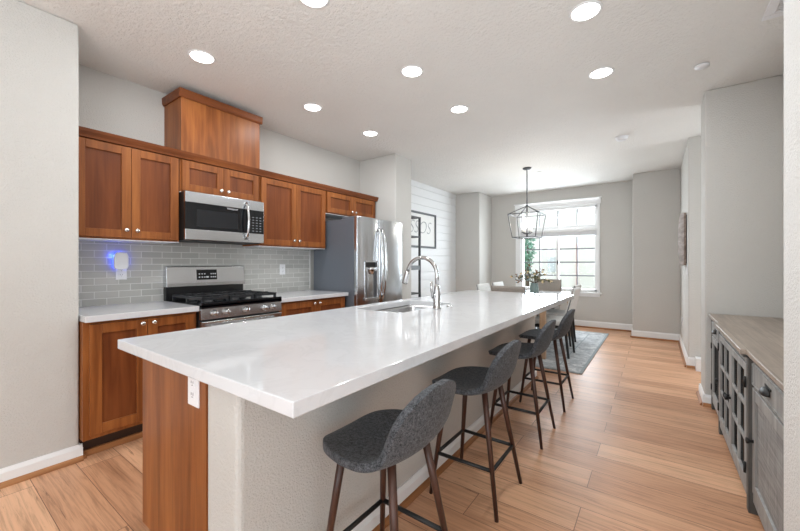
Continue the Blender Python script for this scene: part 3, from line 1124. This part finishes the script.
# ------------------------------------------------------------------ bar stools
def seat_mesh():
    """shell following a side profile, facing -X"""
    prof = [  # x, z, half width
        (-.238, .567, .022), (-.235, .570, .055), (-.228, .575, .090), (-.213, .583, .127), (-.186, .591, .160), (-.147, .594, .188), (-.097, .596, .209), (-.040, .594, .221),
        (.015, .593, .226), (.065, .593, .222), (.103, .600, .212), (.131, .618, .203), (.151, .648, .197), (.166, .686, .193),
        (.177, .727, .187), (.185, .763, .172), (.190, .790, .148), (.193, .811, .118), (.195, .825, .084), (.196, .833, .048), (.196, .836, .014)]
    nt_ = 12
    g = G()
    rows = []
    for i, (x, z, w) in enumerate(prof):
        s = i / (len(prof) - 1)
        row = []
        for k in range(nt_ + 1):
            t = 2 * k / nt_ - 1
            y = w * math.sin(t * PI / 2) if abs(t) < 1 else w * t
            e = abs(y) / .23
            seatk = min(1, max(0, 1 - (s - .42) / .22))
            backk = 1 - seatk
            # seat edges curl up a little, back wings wrap forward
            zz = z + (.014 * seatk * (1 if i > 1 else .4) + .020 * math.exp(-((s - .52) / .11) ** 2)) * e ** 2.2
            xx = x - .055 * e ** 2 * backk
            zz += .0
            row.append(g.bm.verts.new((xx, y, zz)))
        rows.append(row)
    for a, b in zip(rows, rows[1:]):
        for k in range(nt_):
            f = g.bm.faces.new((a[k], b[k], b[k + 1], a[k + 1]))
            f.smooth = True
    return g


def make_stool():
    r = thing('bar_stool', (0, 0, 0), 'x', 'stool', 'bar stools at the island')
    s = obj('seat', seat_mesh(), M['stool_fabric'], r, label='charcoal fabric seat and low back in one shell')
    md = s.modifiers.new('solid', 'SOLIDIFY')
    md.thickness = .029
    md.offset = -1.0
    md = s.modifiers.new('sub', 'SUBSURF')
    md.levels = 1
    md.render_levels = 2
    obj('seat_plate', G().lathe([(0, .556), (.085, .556), (.085, .566), (0, .566)], (0, 0, 0), 'Z', 20), M['black_matte'], r, label='black metal plate under the seat')
    rx = {}
    for sx in (-1, 1):
        for sy in (-1, 1):
            top = Vector((-.118 if sx < 0 else .088, sy * (.118 if sx < 0 else .104), .572 if sx < 0 else .580))
            ft = Vector((sx * .183, sy * .185, 0))
            obj('leg', G().tube([top, top.lerp(ft, .35), ft], [.0155, .0140, .0095], 12), M['walnut'], r, label='tapered dark walnut leg')
            rx[(sx, sy)] = top.lerp(ft, (top.z - .215) / top.z)
    P = [rx[(-1, -1)], rx[(1, -1)], rx[(1, 1)], rx[(-1, 1)]]
    g = G()
    for a, b in zip(P, P[1:] + P[:1]):
        g.tube([a, b], .0095, 10)
    obj('footrest', g, M['black_matte'], r, label='square black metal footrest')
    return r


STX = -.802
stool = make_stool()
for k, (x, y, rz, lab) in enumerate([
        (-.80, 1.045, 0, 'charcoal fabric bar stool nearest the camera at the island corner'),
        (STX, 1.838, 0, 'second charcoal bar stool from the camera, in front of the low wall outlet'),
        (STX, 2.662, 0, 'third charcoal bar stool from the camera along the island'),
        (STX, 3.390, 0, 'farthest charcoal bar stool, at the island end by the rug')]):
    o = stool if k == 0 else copy_tree(stool)
    o.location = (x, y, 0)
    o.rotation_euler = (0, 0, rz)
    o['label'] = lab

# ------------------------------------------------------------------ dining area
g = B(-2.75, 4.40, 0.001, -.67, 7.2, .010)
rug = tag(obj('rug', g, M['rug'], None, .002, loc=(-1.7, 5.8, 0)), 'faded grey patterned area rug under the dining table', 'rug')
obj('border', G().box(-2.75, 4.40, .010, -.67, 4.43, .0115).box(-2.75, 7.17, .010, -.67, 7.2, .0115).box(-2.75, 4.43, .010, -2.72, 7.17, .0115).box(-.70, 4.43, .010, -.67, 7.17, .0115)
    .box(-2.55, 4.62, .010, -.94, 4.635, .0112).box(-2.55, 6.985, .010, -.94, 7.0, .0112).box(-2.55, 4.635, .010, -2.535, 6.985, .0112).box(-.955, 4.635, .010, -.94, 6.985, .0112), M['rug_edge'], rug, label='darker border lines')
ZR = .0118
TX0, TX1, TY0, TY1 = -2.08, -1.12, 4.74, 6.64
r = thing('dining_table', (-1.61, 5.74, ZR), 'light oak dining table with pale top beyond the island', 'table')
obj('tabletop', B(TX0, TY0, .722, TX1, TY1, .752), M['table_top'], r, .004, label='pale glossy top')
obj('apron', G().box(TX0 + .07, TY0 + .07, .64, TX1 - .07, TY0 + .09, .722).box(TX0 + .07, TY1 - .09, .64, TX1 - .07, TY1 - .07, .722)
    .box(TX0 + .07, TY0 + .09, .64, TX0 + .09, TY1 - .09, .722).box(TX1 - .09, TY0 + .09, .64, TX1 - .07, TY1 - .09, .722), M['table_wood'], r)
for x in (TX0 + .03, TX1 - .10):
    for y in (TY0 + .03, TY1 - .10):
        obj('leg', B(x, y, ZR, x + .07, y + .07, .722), M['table_wood'], r, .003)


def make_chair(mat, name='dining_chair', w=.46, top=.945):
    """faces -X; back on the +X side; origin on floor at seat centre"""
    r = thing(name, (0, 0, 0), 'x', 'chair', 'upholstered dining chairs')
    g = G()
    obj('seat', B(-.23, -w / 2, .415, .20, w / 2, .485), mat, r, .022, 3)
    obj('seat_rail', G().box(-.215, -w / 2 + .02, .37, .20, w / 2 - .02, .415), M['black_matte'], r)
    # tilted upholstered back
    prof = [(.165, .47), (.215, .47), (.245, .60), (.285, .78), (.318, .925), (.300, .945), (.272, .940), (.245, .80), (.205, .62)]
    k_ = (top - .47) / (.945 - .47)
    prof = [(u, .47 + (v - .47) * k_) for u, v in prof]
    obj('backrest', G().prism(prof, 'Y', -w / 2, w / 2), mat, r, .012, 3)
    for sy in (-1, 1):
        obj('piping', G().tube([(.298, sy * (w / 2 - .004), top - .005), (.252, sy * (w / 2 + .002), .47 + .25 * k_), (.196, sy * w / 2, .49)], .006, 8), M['frame_grey'], r)
    for sy in (-1, 1):
        y = sy * (w / 2 - .035)
        obj('leg', G().tube([(-.195, y, .40), (-.195, y, 0)], [.02, .014], 8), M['black_matte'], r)
        obj('leg', G().tube([(.235, y, .60), (.19, y, .42), (.235, y, 0)], [.016, .021, .014], 8), M['black_matte'], r)
    return r


proto = make_chair(M['cream_fabric'], top=.905)
for k, (x, y, rz, lab) in enumerate([
        (-1.15, 5.185, 0, 'white upholstered dining chair on the right side of the table, nearer the island'),
        (-1.26, 5.93, 0, 'white upholstered dining chair on the right side of the table, nearer the window'),
        (-1.96, 5.40, PI, 'white upholstered dining chair on the left side of the table, nearer the island'),
        (-1.96, 6.05, PI, 'white upholstered dining chair on the left side of the table, nearer the window')]):
    o = proto if k == 0 else copy_tree(proto)
    o.location = (x, y, ZR)
    o.rotation_euler = (0, 0, rz)
    o['label'] = lab
proto = make_chair(M['taupe_fabric'], w=.42)
for k, (x, y, rz, lab) in enumerate([
        (-1.51, 4.70, -PI / 2, 'taupe end chair with its back to the island'),
        (-1.585, 6.56, PI / 2, 'taupe end chair in front of the dining window')]):
    o = proto if k == 0 else copy_tree(proto)
    o.location = (x, y, ZR)
    o.rotation_euler = (0, 0, rz)
    o['label'] = lab

# vase and bouquet
vx, vy, vz = -1.535, 5.70, .752
r = thing('vase', (vx, vy, vz), 'sage grey ceramic vase on the dining table', 'vase')
obj('body', G().lathe([(0, 0), (.062, 0), (.068, .01), (.066, .10), (.056, .165), (.052, .185), (.046, .185), (.048, .16), (.05, .1), (0, .02)], (vx, vy, vz), 'Z', 24), M['vase'], r)
r = thing('flower_bouquet', (vx, vy, vz + .08), 'loose dried flower bouquet in the sage vase', 'flowers')
rnd = random.Random(3)
sg, lg, tg = G(), G(), G()
blooms = []


def leaf(g, p, d, ln, wd):
    d = Vector(d).normalized()
    s = d.cross(Vector((rnd.uniform(-1, 1), rnd.uniform(-1, 1), rnd.uniform(-1, 1)))).normalized() * wd
    nn = d.cross(s).normalized() * wd * .25
    p = Vector(p)
    g.faces([p, p + d * ln * .5 + s + nn, p + d * ln, p + d * ln * .5 - s + nn, p + d * ln * .5 - nn], [(0, 1, 4), (1, 2, 4), (2, 3, 4), (3, 0, 4)])


for k in range(26):
    a = rnd.uniform(0, 2 * PI)
    sp_ = rnd.uniform(.06, .36)
    hgt = rnd.uniform(.24, .50) - sp_ * .4
    base = Vector((vx + .02 * math.cos(a), vy + .02 * math.sin(a), vz + .08))
    neck = Vector((vx + .028 * math.cos(a), vy + .028 * math.sin(a), vz + .19))
    tip = Vector((vx + sp_ * math.cos(a), vy + sp_ * math.sin(a), vz + max(hgt, .2)))
    midp = neck.lerp(tip, .5) + Vector((0, 0, .04))
    sg.tube([base, neck, midp, tip], [.003, .003, .0025, .0015], 5)
    kind = k % 5
    for q in range(7):
        t = .35 + .65 * q / 6
        p = neck.lerp(midp, t * 2) if t < .5 else midp.lerp(tip, t * 2 - 1)
        d = (rnd.uniform(-1, 1), rnd.uniform(-1, 1), rnd.uniform(-.2, 1))
        leaf(tg if (kind in (1, 3) and math.cos(a) < .2) else lg, p, d, rnd.uniform(.03, .055), rnd.uniform(.008, .015))
    for q in range(4):
        p = tip + Vector((rnd.uniform(-.02, .02), rnd.uniform(-.02, .02), rnd.uniform(-.01, .025)))
        if q < 3:
            blooms.append((p, rnd.uniform(.009, .017), kind in (0, 2, 4)))
obj('stems', sg, M['stem'], r)
obj('olive_leaves', lg, M['leaf_dry'], r)
obj('eucalyptus_leaves', tg, M['leaf_teal'], r)
bmesh_proto = {}
for pale in (True, False):
    g = G()
    bmesh.ops.create_icosphere(g.bm, subdivisions=1, radius=1.0)
    o = obj('bloom', g, M['bloom'] if pale else M['bloom_brown'])
    bmesh_proto[pale] = o.data
    bpy.data.objects.remove(o)
for p, rad, pale in blooms:
    o = bpy.data.objects.new('bloom', bmesh_proto[pale])
    COL.objects.link(o)
    o.parent = r
    o.location = p - wloc(r)
    o.scale = (rad, rad, rad * .8)

# ------------------------------------------------------------------ pendant lantern
px, py = -1.648, 5.711
r = thing('pendant_lantern', (px, py, H), 'dark metal open cage lantern hanging above the dining table', 'pendant light')
obj('canopy', G().lathe([(0, H), (.066, H), (.066, H - .012), (.05, H - .024), (.012, H - .03), (0, H - .03)], (px, py, 0), 'Z', 24), M['frame_grey'], r)
obj('rod', G().tube([(px, py, H - .02), (px, py, 2.13)], .0085, 10).tube([(px, py, 2.13), (px, py, 1.86)], .011, 10), M['frame_grey'], r)
ht, hb, zt, zb = .226, .175, 2.005, 1.645
T = [(px + sx * ht, py + sy * ht, zt) for sx, sy in ((-1, -1), (1, -1), (1, 1), (-1, 1))]
Bq = [(px + sx * hb, py + sy * hb, zb) for sx, sy in ((-1, -1), (1, -1), (1, 1), (-1, 1))]
g = G()
for k in range(4):
    k2 = (k + 1) % 4
    g.bar(T[k], T[k2], .012)
    g.bar(Bq[k], Bq[k2], .012)
    g.bar(T[k], Bq[k], .011)
    g.bar(T[k], (px, py, 2.145), .011)
g.lathe([(0, 2.12), (.022, 2.125), (.018, 2.16), (0, 2.165)], (px, py, 0), 'Z', 12)
obj('cage', g, M['frame_grey'], r)
g = G()
for k in range(4):
    a = PI / 4 + k * PI / 2
    cx, cyy = px + .075 * math.cos(a), py + .075 * math.sin(a)
    g.tube([(px, py, 1.715), (px + .045 * math.cos(a), py + .045 * math.sin(a), 1.705), (cx, cyy, 1.725)], .006, 8)
    g.lathe([(0, 1.722), (.018, 1.725), (.018, 1.732), (0, 1.732)], (cx, cyy, 0), 'Z', 12)
g.lathe([(0, 1.66), (.012, 1.665), (.018, 1.70), (.010, 1.73), (.010, 1.87), (0, 1.87)], (px, py, 0), 'Z', 12)
obj('candelabra', g, M['frame_grey'], r)
for k in range(4):
    a = PI / 4 + k * PI / 2
    cx, cyy = px + .075 * math.cos(a), py + .075 * math.sin(a)
    s = obj('candle_sleeve', G().tube([(cx, cyy, 1.732), (cx, cyy, 1.79)], .010, 10), M['candle'], r, label='cream candle sleeve')
    obj('bulb', G().lathe([(0, 1.79), (.008, 1.79), (.016, 1.815), (.013, 1.84), (.005, 1.865), (0, 1.87)], (cx, cyy, 0), 'Z', 12), M['bulb'], s, label='lit candle bulb')
    pl = bpy.data.lights.new('candle_light', 'POINT')
    pl.energy = PENDANT_W
    pl.color = (1, .93, .82)
    pl.shadow_soft_size = .012
    po = bpy.data.objects.new('candle_light', pl)
    po.location = Vector((cx, cyy, 1.90)) - wloc(r)
    po.parent = r
    COL.objects.link(po)

# ------------------------------------------------------------------ ceiling fixtures
LG = [(-2.683, 1.262, 'recessed light over the range aisle nearest the left wall'),
      (-1.57, 1.345, 'recessed light over the island at the top edge of the picture'),
      (-2.683, 2.29, 'recessed light over the range aisle, second from the left wall'),
      (-1.55, 2.315, 'recessed light over the middle of the island'),
      (-2.677, 3.135, 'recessed light in front of the refrigerator'),
      (-1.556, 3.150, 'recessed light over the far half of the island'),
      (-.342, 2.37, 'recessed light over the walkway, nearest the sideboard niche'),
      (-.352, 3.205, 'recessed light over the walkway, farther toward the dining area')]
root = None
for k, (x, y, lab) in enumerate(LG):
    if k == 0:
        root = thing('recessed_light', (x, y, H), lab, 'ceiling light', 'recessed ceiling lights')
        obj('trim_ring', G().lathe([(.074, -.001), (.077, -.006), (.088, -.004), (.092, 0), (.074, 0)], (x, y, H), 'Z', 32), M['trim'], root)
        obj('lens', G().lathe([(0, -.006), (.06, -.005), (.076, -.003), (.076, -.001), (0, -.001)], (x, y, H), 'Z', 32), M['lamp_lens'], root, label='bright lit lens')
        d = bpy.data.lights.new('downlight', 'AREA')
        d.shape = 'DISK'
        d.size = .13
        d.energy = DOWNLIGHT_W
        d.color = (.93, .975, 1)
        lo = bpy.data.objects.new('downlight', d)
        lo.location = (0, 0, -.012)
        lo.parent = root
        COL.objects.link(lo)
    else:
        o = copy_tree(root)
        o.location = (x, y, H)
        o['label'] = lab
r = thing('smoke_detector', (-.329, 4.973, H), 'white round smoke detector on the ceiling near the dining area', 'smoke detector')
obj('base', G().lathe([(0, 0), (.068, 0), (.068, -.010), (0, -.010)], (-.329, 4.973, H), 'Z', 28), M['white_plastic'], r)
obj('cover', G().lathe([(0, -.010), (.056, -.010), (.060, -.018), (.054, -.036), (.03, -.042), (0, -.042)], (-.329, 4.973, H), 'Z', 28), M['white_plastic'], r)
r = thing('ceiling_cover_plate', (.282, 3.525, H), 'small flat white disc on the ceiling beside the niche', 'ceiling disc')
obj('disc', G().lathe([(0, -.004), (.045, -.004), (.045, -.016), (0, -.018)], (.282, 3.525, H), 'Z', 24), M['white_plastic'], r)
obj('neck', G().lathe([(0, 0), (.032, 0), (.032, -.005), (0, -.005)], (.282, 3.525, H), 'Z', 20), M['frame_grey'], r)
tag(obj('sprinkler_cover', G().lathe([(0, 0), (.035, 0), (.035, -.008), (0, -.010)], (-1.56, 6.075, H), 'Z', 20), M['white_plastic'], None, loc=(-1.56, 6.075, H)), 'tiny white ceiling disc just behind the pendant canopy', 'ceiling disc')


def ceil_vent(x0, x1, y0, y1, label, n, along='X', rim=.03):
    r = thing('ceiling_vent', ((x0 + x1) / 2, (y0 + y1) / 2, H), label, 'vent')
    g = G().box(x0, y0, H - .012, x1, y0 + rim, H).box(x0, y1 - rim, H - .012, x1, y1, H).box(x0, y0 + rim, H - .012, x0 + rim, y1 - rim, H).box(x1 - rim, y0 + rim, H - .012, x1, y1 - rim, H)
    obj('frame', g, M['white_plastic'], r, .004)
    g = G()
    for k in range(n):
        if along == 'X':
            y = y0 + rim + (k + .5) * (y1 - y0 - 2 * rim) / n
            g.bar((x0 + rim, y, H - .006), (x1 - rim, y, H - .006), .010, .003)
        else:
            x = x0 + rim + (k + .5) * (x1 - x0 - 2 * rim) / n
            g.bar((x, y0 + rim, H - .006), (x, y1 - rim, H - .006), .010, .003)
    obj('louvers', g, M['white_plastic'], r)


ceil_vent(-1.72, -1.40, 7.30, 7.44, 'narrow white ceiling vent above the dining window', 6)
ceil_vent(.527, .80, 2.45, 3.087, 'white framed ceiling vent in the sideboard niche', 24, 'X', .05)

# ------------------------------------------------------------------ picture, shelf, plaque
r = thing('framed_print', (-3.54, 5.55, 1.53), 'charcoal framed white lettering print on the shiplap wall', 'picture')
py0, py1, pz0, pz1 = 4.95, 6.12, 1.53, 2.19
px0 = -3.549
obj('frame', G().box(px0, py0, pz0, px0 + .03, py0 + .035, pz1).box(px0, py1 - .035, pz0, px0 + .03, py1, pz1).box(px0, py0 + .035, pz0, px0 + .03, py1 - .035, pz0 + .035).box(px0, py0 + .035, pz1 - .035, px0 + .03, py1 - .035, pz1), M['frame_grey'], r, .003)
obj('print', B(px0, py0 + .03, pz0 + .03, px0 + .010, py1 - .03, pz1 - .03), M['paper'], r)
t = text('lettering', 'SSOS', .34, (px0 + .0105, 5.55, 1.90), (PI / 2, 0, PI / 2), M['ink'], r, shear=.3, offset=-.008)

r = thing('display_shelf', (-3.38, 4.8, 0), 'black metal open shelf tower against the shiplap wall', 'shelf')
sx0, sx1, sy0, sy1 = -3.515, -3.27, 4.42, 5.16
for x in (sx0, sx1 - .03):
    for y in (sy0, sy1 - .035):
        obj('post', B(x, y, 0, x + .03, y + .035, 2.03), M['black_matte'], r)
for z in (.25, .74, 1.205, 1.70, 2.03):
    sh = obj('shelf', G().box(sx0, sy0, z - (.075 if z == 1.205 else .02), sx1, sy1, z), M['frame_grey' if z == 1.205 else 'black_matte'], r)

r = thing('wall_plaque', (.31, 5.9, 1.24), 'bowed weathered wood plaque hanging on the hall wall', 'wall decor')
g = G()
ny, nz = 12, 14
yc, zc, hw, hh = 5.90, 1.545, .27, .335


def plq(i, j, d):
    a, b = 2 * i / ny - 1, 2 * j / nz - 1
    ww = hw * (.86 + .14 * math.sqrt(max(0, 1 - b * b)))
    return (.31 - .03 - .05 * (1 - a * a) * (.6 + .4 * (1 - b * b)) + d, yc + a * ww, zc + b * hh * (1 - .03 * a * a))


top = [[g.bm.verts.new(plq(i, j, 0)) for j in range(nz + 1)] for i in range(ny + 1)]
bot = [[g.bm.verts.new(plq(i, j, .022)) for j in range(nz + 1)] for i in range(ny + 1)]
for i in range(ny):
    for j in range(nz):
        g.bm.faces.new((top[i][j], top[i + 1][j], top[i + 1][j + 1], top[i][j + 1]))
        g.bm.faces.new((bot[i][j], bot[i][j + 1], bot[i + 1][j + 1], bot[i + 1][j]))
for i in range(ny):
    g.bm.faces.new((top[i][0], bot[i][0], bot[i + 1][0], top[i + 1][0]))
    g.bm.faces.new((top[i][nz], top[i + 1][nz], bot[i + 1][nz], bot[i][nz]))
for j in range(nz):
    g.bm.faces.new((top[0][j], top[0][j + 1], bot[0][j + 1], bot[0][j]))
    g.bm.faces.new((top[ny][j], bot[ny][j], bot[ny][j + 1], top[ny][j + 1]))
obj('board', g, M['sign_wood'], r)
obj('backing', B(.285, yc - .22, zc - .30, .31, yc + .22, zc + .30), M['black_matte'], r, label='black backing frame')

# ------------------------------------------------------------------ sideboard
r = thing('sideboard', (.60, 2.92, 0), 'long grey washed sideboard with glass doors in the right wall niche', 'sideboard')
bx0, bx1, by0, by1 = .396, .800, 1.765, 4.040
cc0, cc1, cf = 2.485, 3.44, .371        # projecting centre section
zt = .806
obj('top', G().prism([(.366, by0 - .012), (.366, cc0 - .03), (.344, cc0 - .03), (.344, cc1 + .03), (.366, cc1 + .03), (.366, by1 + .012), (bx1 + .008, by1 + .012), (bx1 + .008, by0 - .012)], 'Z', zt - .026, zt), M['gtop'], r, .003, label='weathered brown plank top')
obj('top_molding', G().prism([(.377, by0 - .004), (.377, cc0 - .02), (.356, cc0 - .02), (.356, cc1 + .02), (.377, cc1 + .02), (.377, by1 + .004), (bx1, by1 + .004), (bx1, by0 - .004)], 'Z', zt - .042, zt - .026), M['gwood_dark'], r, .003)
g = G()
g.box(bx1 - .012, by0, .09, bx1, by1, zt - .042)
g.box(bx0, by0, .09, bx1 - .012, by0 + .02, zt - .042).box(bx0, by1 - .02, .09, bx1 - .012, by1, zt - .042)
g.box(bx0, cc0 - .01, .09, bx1 - .012, cc0 + .012, zt - .042).box(bx0, cc1 - .012, .09, bx1 - .012, cc1 + .01, zt - .042)
g.box(cf + .02, by0 + .02, .09, bx1 - .012, by1 - .02, .11)
g.box(bx0 + .02, by0 + .02, zt - .06, bx1 - .012, by1 - .02, zt - .042)
obj('case', g, M['gwood_dark'], r)
obj('inner_shelf', B(.43, cc0 + .012, .42, bx1 - .012, cc1 - .012, .436), M['gwood_dark'], r)
# posts / feet
for y, xf in ((by0, bx0 - .012), (cc0 - .045, cf), (cc1, cf), (by1 - .045, bx0 - .012)):
    obj('post', B(xf, y, 0, xf + .045, y + .045, zt - .042), M['gwood_dark'], r, .003, label='square dark grey corner post with foot')
for y in (by0, by1 - .045):
    obj('foot', B(bx1 - .045, y, 0, bx1, y + .045, .09), M['gwood_dark'], r)
obj('bottom_rail', G().prism([(cc0, .055), (cc1, .055), (cc1, .105), (cc0, .105)], 'X', cf + .004, cf + .022)
    .box(bx0 - .008, by0 + .045, .06, bx0 + .01, cc0 - .045, .105).box(bx0 - .008, cc1 + .045, .06, bx0 + .01, by1 - .045, .105), M['gwood'], r, .002)
obj('top_rail', G().box(cf + .004, cc0, zt - .075, cf + .022, cc1, zt - .042).box(bx0 - .006, by0 + .045, zt - .06, bx0 + .012, cc0 - .045, zt - .042).box(bx0 - .006, cc1 + .045, zt - .06, bx0 + .012, by1 - .045, zt - .042), M['gwood'], r, .002)
mid = (cc0 + cc1) / 2


def glass_door(y0, y1, z0, z1, xf, hinge_far, cols=2, rows=3):
    st = .042
    t = .02
    g = G()
    g.box(xf, y0, z0, xf + t, y0 + st, z1).box(xf, y1 - st, z0, xf + t, y1, z1).box(xf, y0 + st, z0, xf + t, y1 - st, z0 + st).box(xf, y0 + st, z1 - st, xf + t, y1 - st, z1)
    d = obj('door', g, M['gwood'], r, .003)
    g = G()
    for c in range(1, cols):
        y = y0 + st + (y1 - y0 - 2 * st) * c / cols
        g.box(xf + .002, y - .010, z0 + st, xf + .016, y + .010, z1 - st)
    for c in range(1, rows):
        z = z0 + st + (z1 - z0 - 2 * st) * c / rows
        g.box(xf + .003, y0 + st, z - .010, xf + .015, y1 - st, z + .010)
    obj('mullions', g, M['gwood'], d, .002)
    obj('pane', B(xf + .013, y0 + st - .004, z0 + st - .004, xf + .0155, y1 - st + .004, z1 - st + .004), M['cab_glass'], d)
    yh = y1 - .003 if hinge_far else y0 + .003
    for z in (z0 + .07, z1 - .12):
        obj('hinge', G().tube([(xf - .003, yh, z), (xf - .003, yh, z + .055)], .006, 8), M['black_matte'], d, label='black hinge')
    ky = y0 + .024 if hinge_far else y1 - .024
    obj('knob', G().lathe([(0, 0), (.008, 0), (.007, -.012), (.016, -.020), (.015, -.028), (0, -.031)], (xf, ky, z0 + (z1 - z0) * .5), 'X', 16), M['black_matte'], d, label='round black knob')


glass_door(cc0 + .004, mid - .002, .105, zt - .078, cf - .002, False)
glass_door(mid + .002, cc1 - .004, .105, zt - .078, cf - .002, True)


def drawer_door(y0, y1, xf, hinge_far, glass=False):
    z0, z1 = .640, zt - .056
    d = obj('drawer', G().box(xf, y0, z0, xf + .02, y1, z1), M['gwood'], r, .004)
    obj('drawer_bead', G().box(xf - .003, y0 + .006, z0 + .004, xf + .004, y1 - .006, z0 + .014).box(xf - .003, y0 + .006, z1 - .014, xf + .004, y1 - .006, z1 - .004)
        .box(xf - .003, y0 + .006, z0 + .014, xf + .004, y0 + .016, z1 - .014).box(xf - .003, y1 - .016, z0 + .014, xf + .004, y1 - .006, z1 - .014), M['gwood'], d)
    yc_, zc_ = (y0 + y1) / 2, (z0 + z1) / 2
    g = G()
    n = 10
    rows = []
    for i in range(n + 1):
        a = PI * i / n
        row = []
        for k in range(6):
            b = PI / 2 * k / 5
            row.append(g.bm.verts.new((xf - .001 - .026 * math.sin(b) * (math.sin(a) ** .5 if 0 < i < n else 0.0) - .001, yc_ - .045 * math.cos(a), zc_ - .012 + .030 * math.cos(b) * (math.sin(a) ** .5 if 0 < i < n else 0))))
        rows.append(row)
    for a, b in zip(rows, rows[1:]):
        for k in range(5):
            f = g.bm.faces.new((a[k], b[k], b[k + 1], a[k + 1]))
            f.smooth = True
    bmesh.ops.remove_doubles(g.bm, verts=g.bm.verts[:], dist=.0002)
    g.box(xf - .003, yc_ - .05, zc_ + .012, xf, yc_ + .05, zc_ + .022)
    h = obj('cup_pull', g, M['black_matte'], d, label='black cup pull')
    h.modifiers.new('solid', 'SOLIDIFY').thickness = .003
    z0, z1 = .110, .628
    st = .055
    g = G().box(xf, y0, z0, xf + .02, y0 + st, z1).box(xf, y1 - st, z0, xf + .02, y1, z1).box(xf, y0 + st, z0, xf + .02, y1 - st, z0 + st).box(xf, y0 + st, z1 - st, xf + .02, y1 - st, z1)
    d = obj('door', g, M['gwood'], r, .003)
    if glass:
        obj('pane', B(xf + .010, y0 + st - .004, z0 + st - .004, xf + .0125, y1 - st + .004, z1 - st + .004), M['cab_glass'], d)
    else:
        obj('panel', B(xf + .010, y0 + st - .004, z0 + st - .004, xf + .018, y1 - st + .004, z1 - st + .004), M['gpanel'], d, label='brushed grey door panel')
    ky = y0 + .028 if hinge_far else y1 - .028
    obj('knob', G().lathe([(0, 0), (.008, 0), (.007, -.012), (.015, -.020), (.014, -.027), (0, -.030)], (xf, ky, .37), 'X', 16), M['black_matte'], d, label='round black knob')
    yh = y1 - .003 if hinge_far else y0 + .003
    for z in (z0 + .06, z1 - .11):
        obj('hinge', G().tube([(xf - .003, yh, z), (xf - .003, yh, z + .05)], .006, 8), M['black_matte'], d, label='black hinge')


drawer_door(by0 + .05, cc0 - .05, bx0 - .012, False)
drawer_door(cc1 + .05, by1 - .05, bx0 - .012, True, True)

# ------------------------------------------------------------------ outside the dining window
struct('ground', B(-30, 7.9, -.4, 25, 40, -.3), M['lawn'])
r = thing('neighbor_house', (-1.0, 15.0, -.3), 'pale neighbouring house seen through the dining window', 'house')
obj('wall', B(-5.6, 15.0, -.3, 6.0, 22, 5.6), M['siding'], r)
obj('downpipe', B(-2.475, 14.93, -.3, -2.425, 15.0, 2.0), M['pink_trim'], r, label='pale pink downpipe')
w = obj('window', B(-3.50, 14.95, .9, -3.22, 15.0, 1.5), plain('house_window_frame', L(190, 196, 200), .4), r)
r = thing('garden_tree', (-3.22, 11.2, -.3), 'green leafy tree outside the left panes of the dining window', 'tree')
obj('trunk', G().tube([(-3.22, 11.2, -.3), (-3.22, 11.2, 1.0), (-3.2, 11.25, 1.9)], [.07, .055, .03], 8), M['bark'], r)
g = G()
for k in range(420):
    a, b = rnd.uniform(0, 2 * PI), rnd.uniform(-1, 1)
    rr = rnd.random() ** .5
    zc_ = 1.65 + b * .62
    wr = .20 * math.sqrt(max(0, 1 - b * b)) * rr
    leaf(g, (-3.22 + wr * math.cos(a), 11.2 + wr * math.sin(a), zc_), (rnd.uniform(-1, 1), rnd.uniform(-1, 1), rnd.uniform(-.6, 1)), .12, .035)
obj('foliage', g, M['foliage'], r)
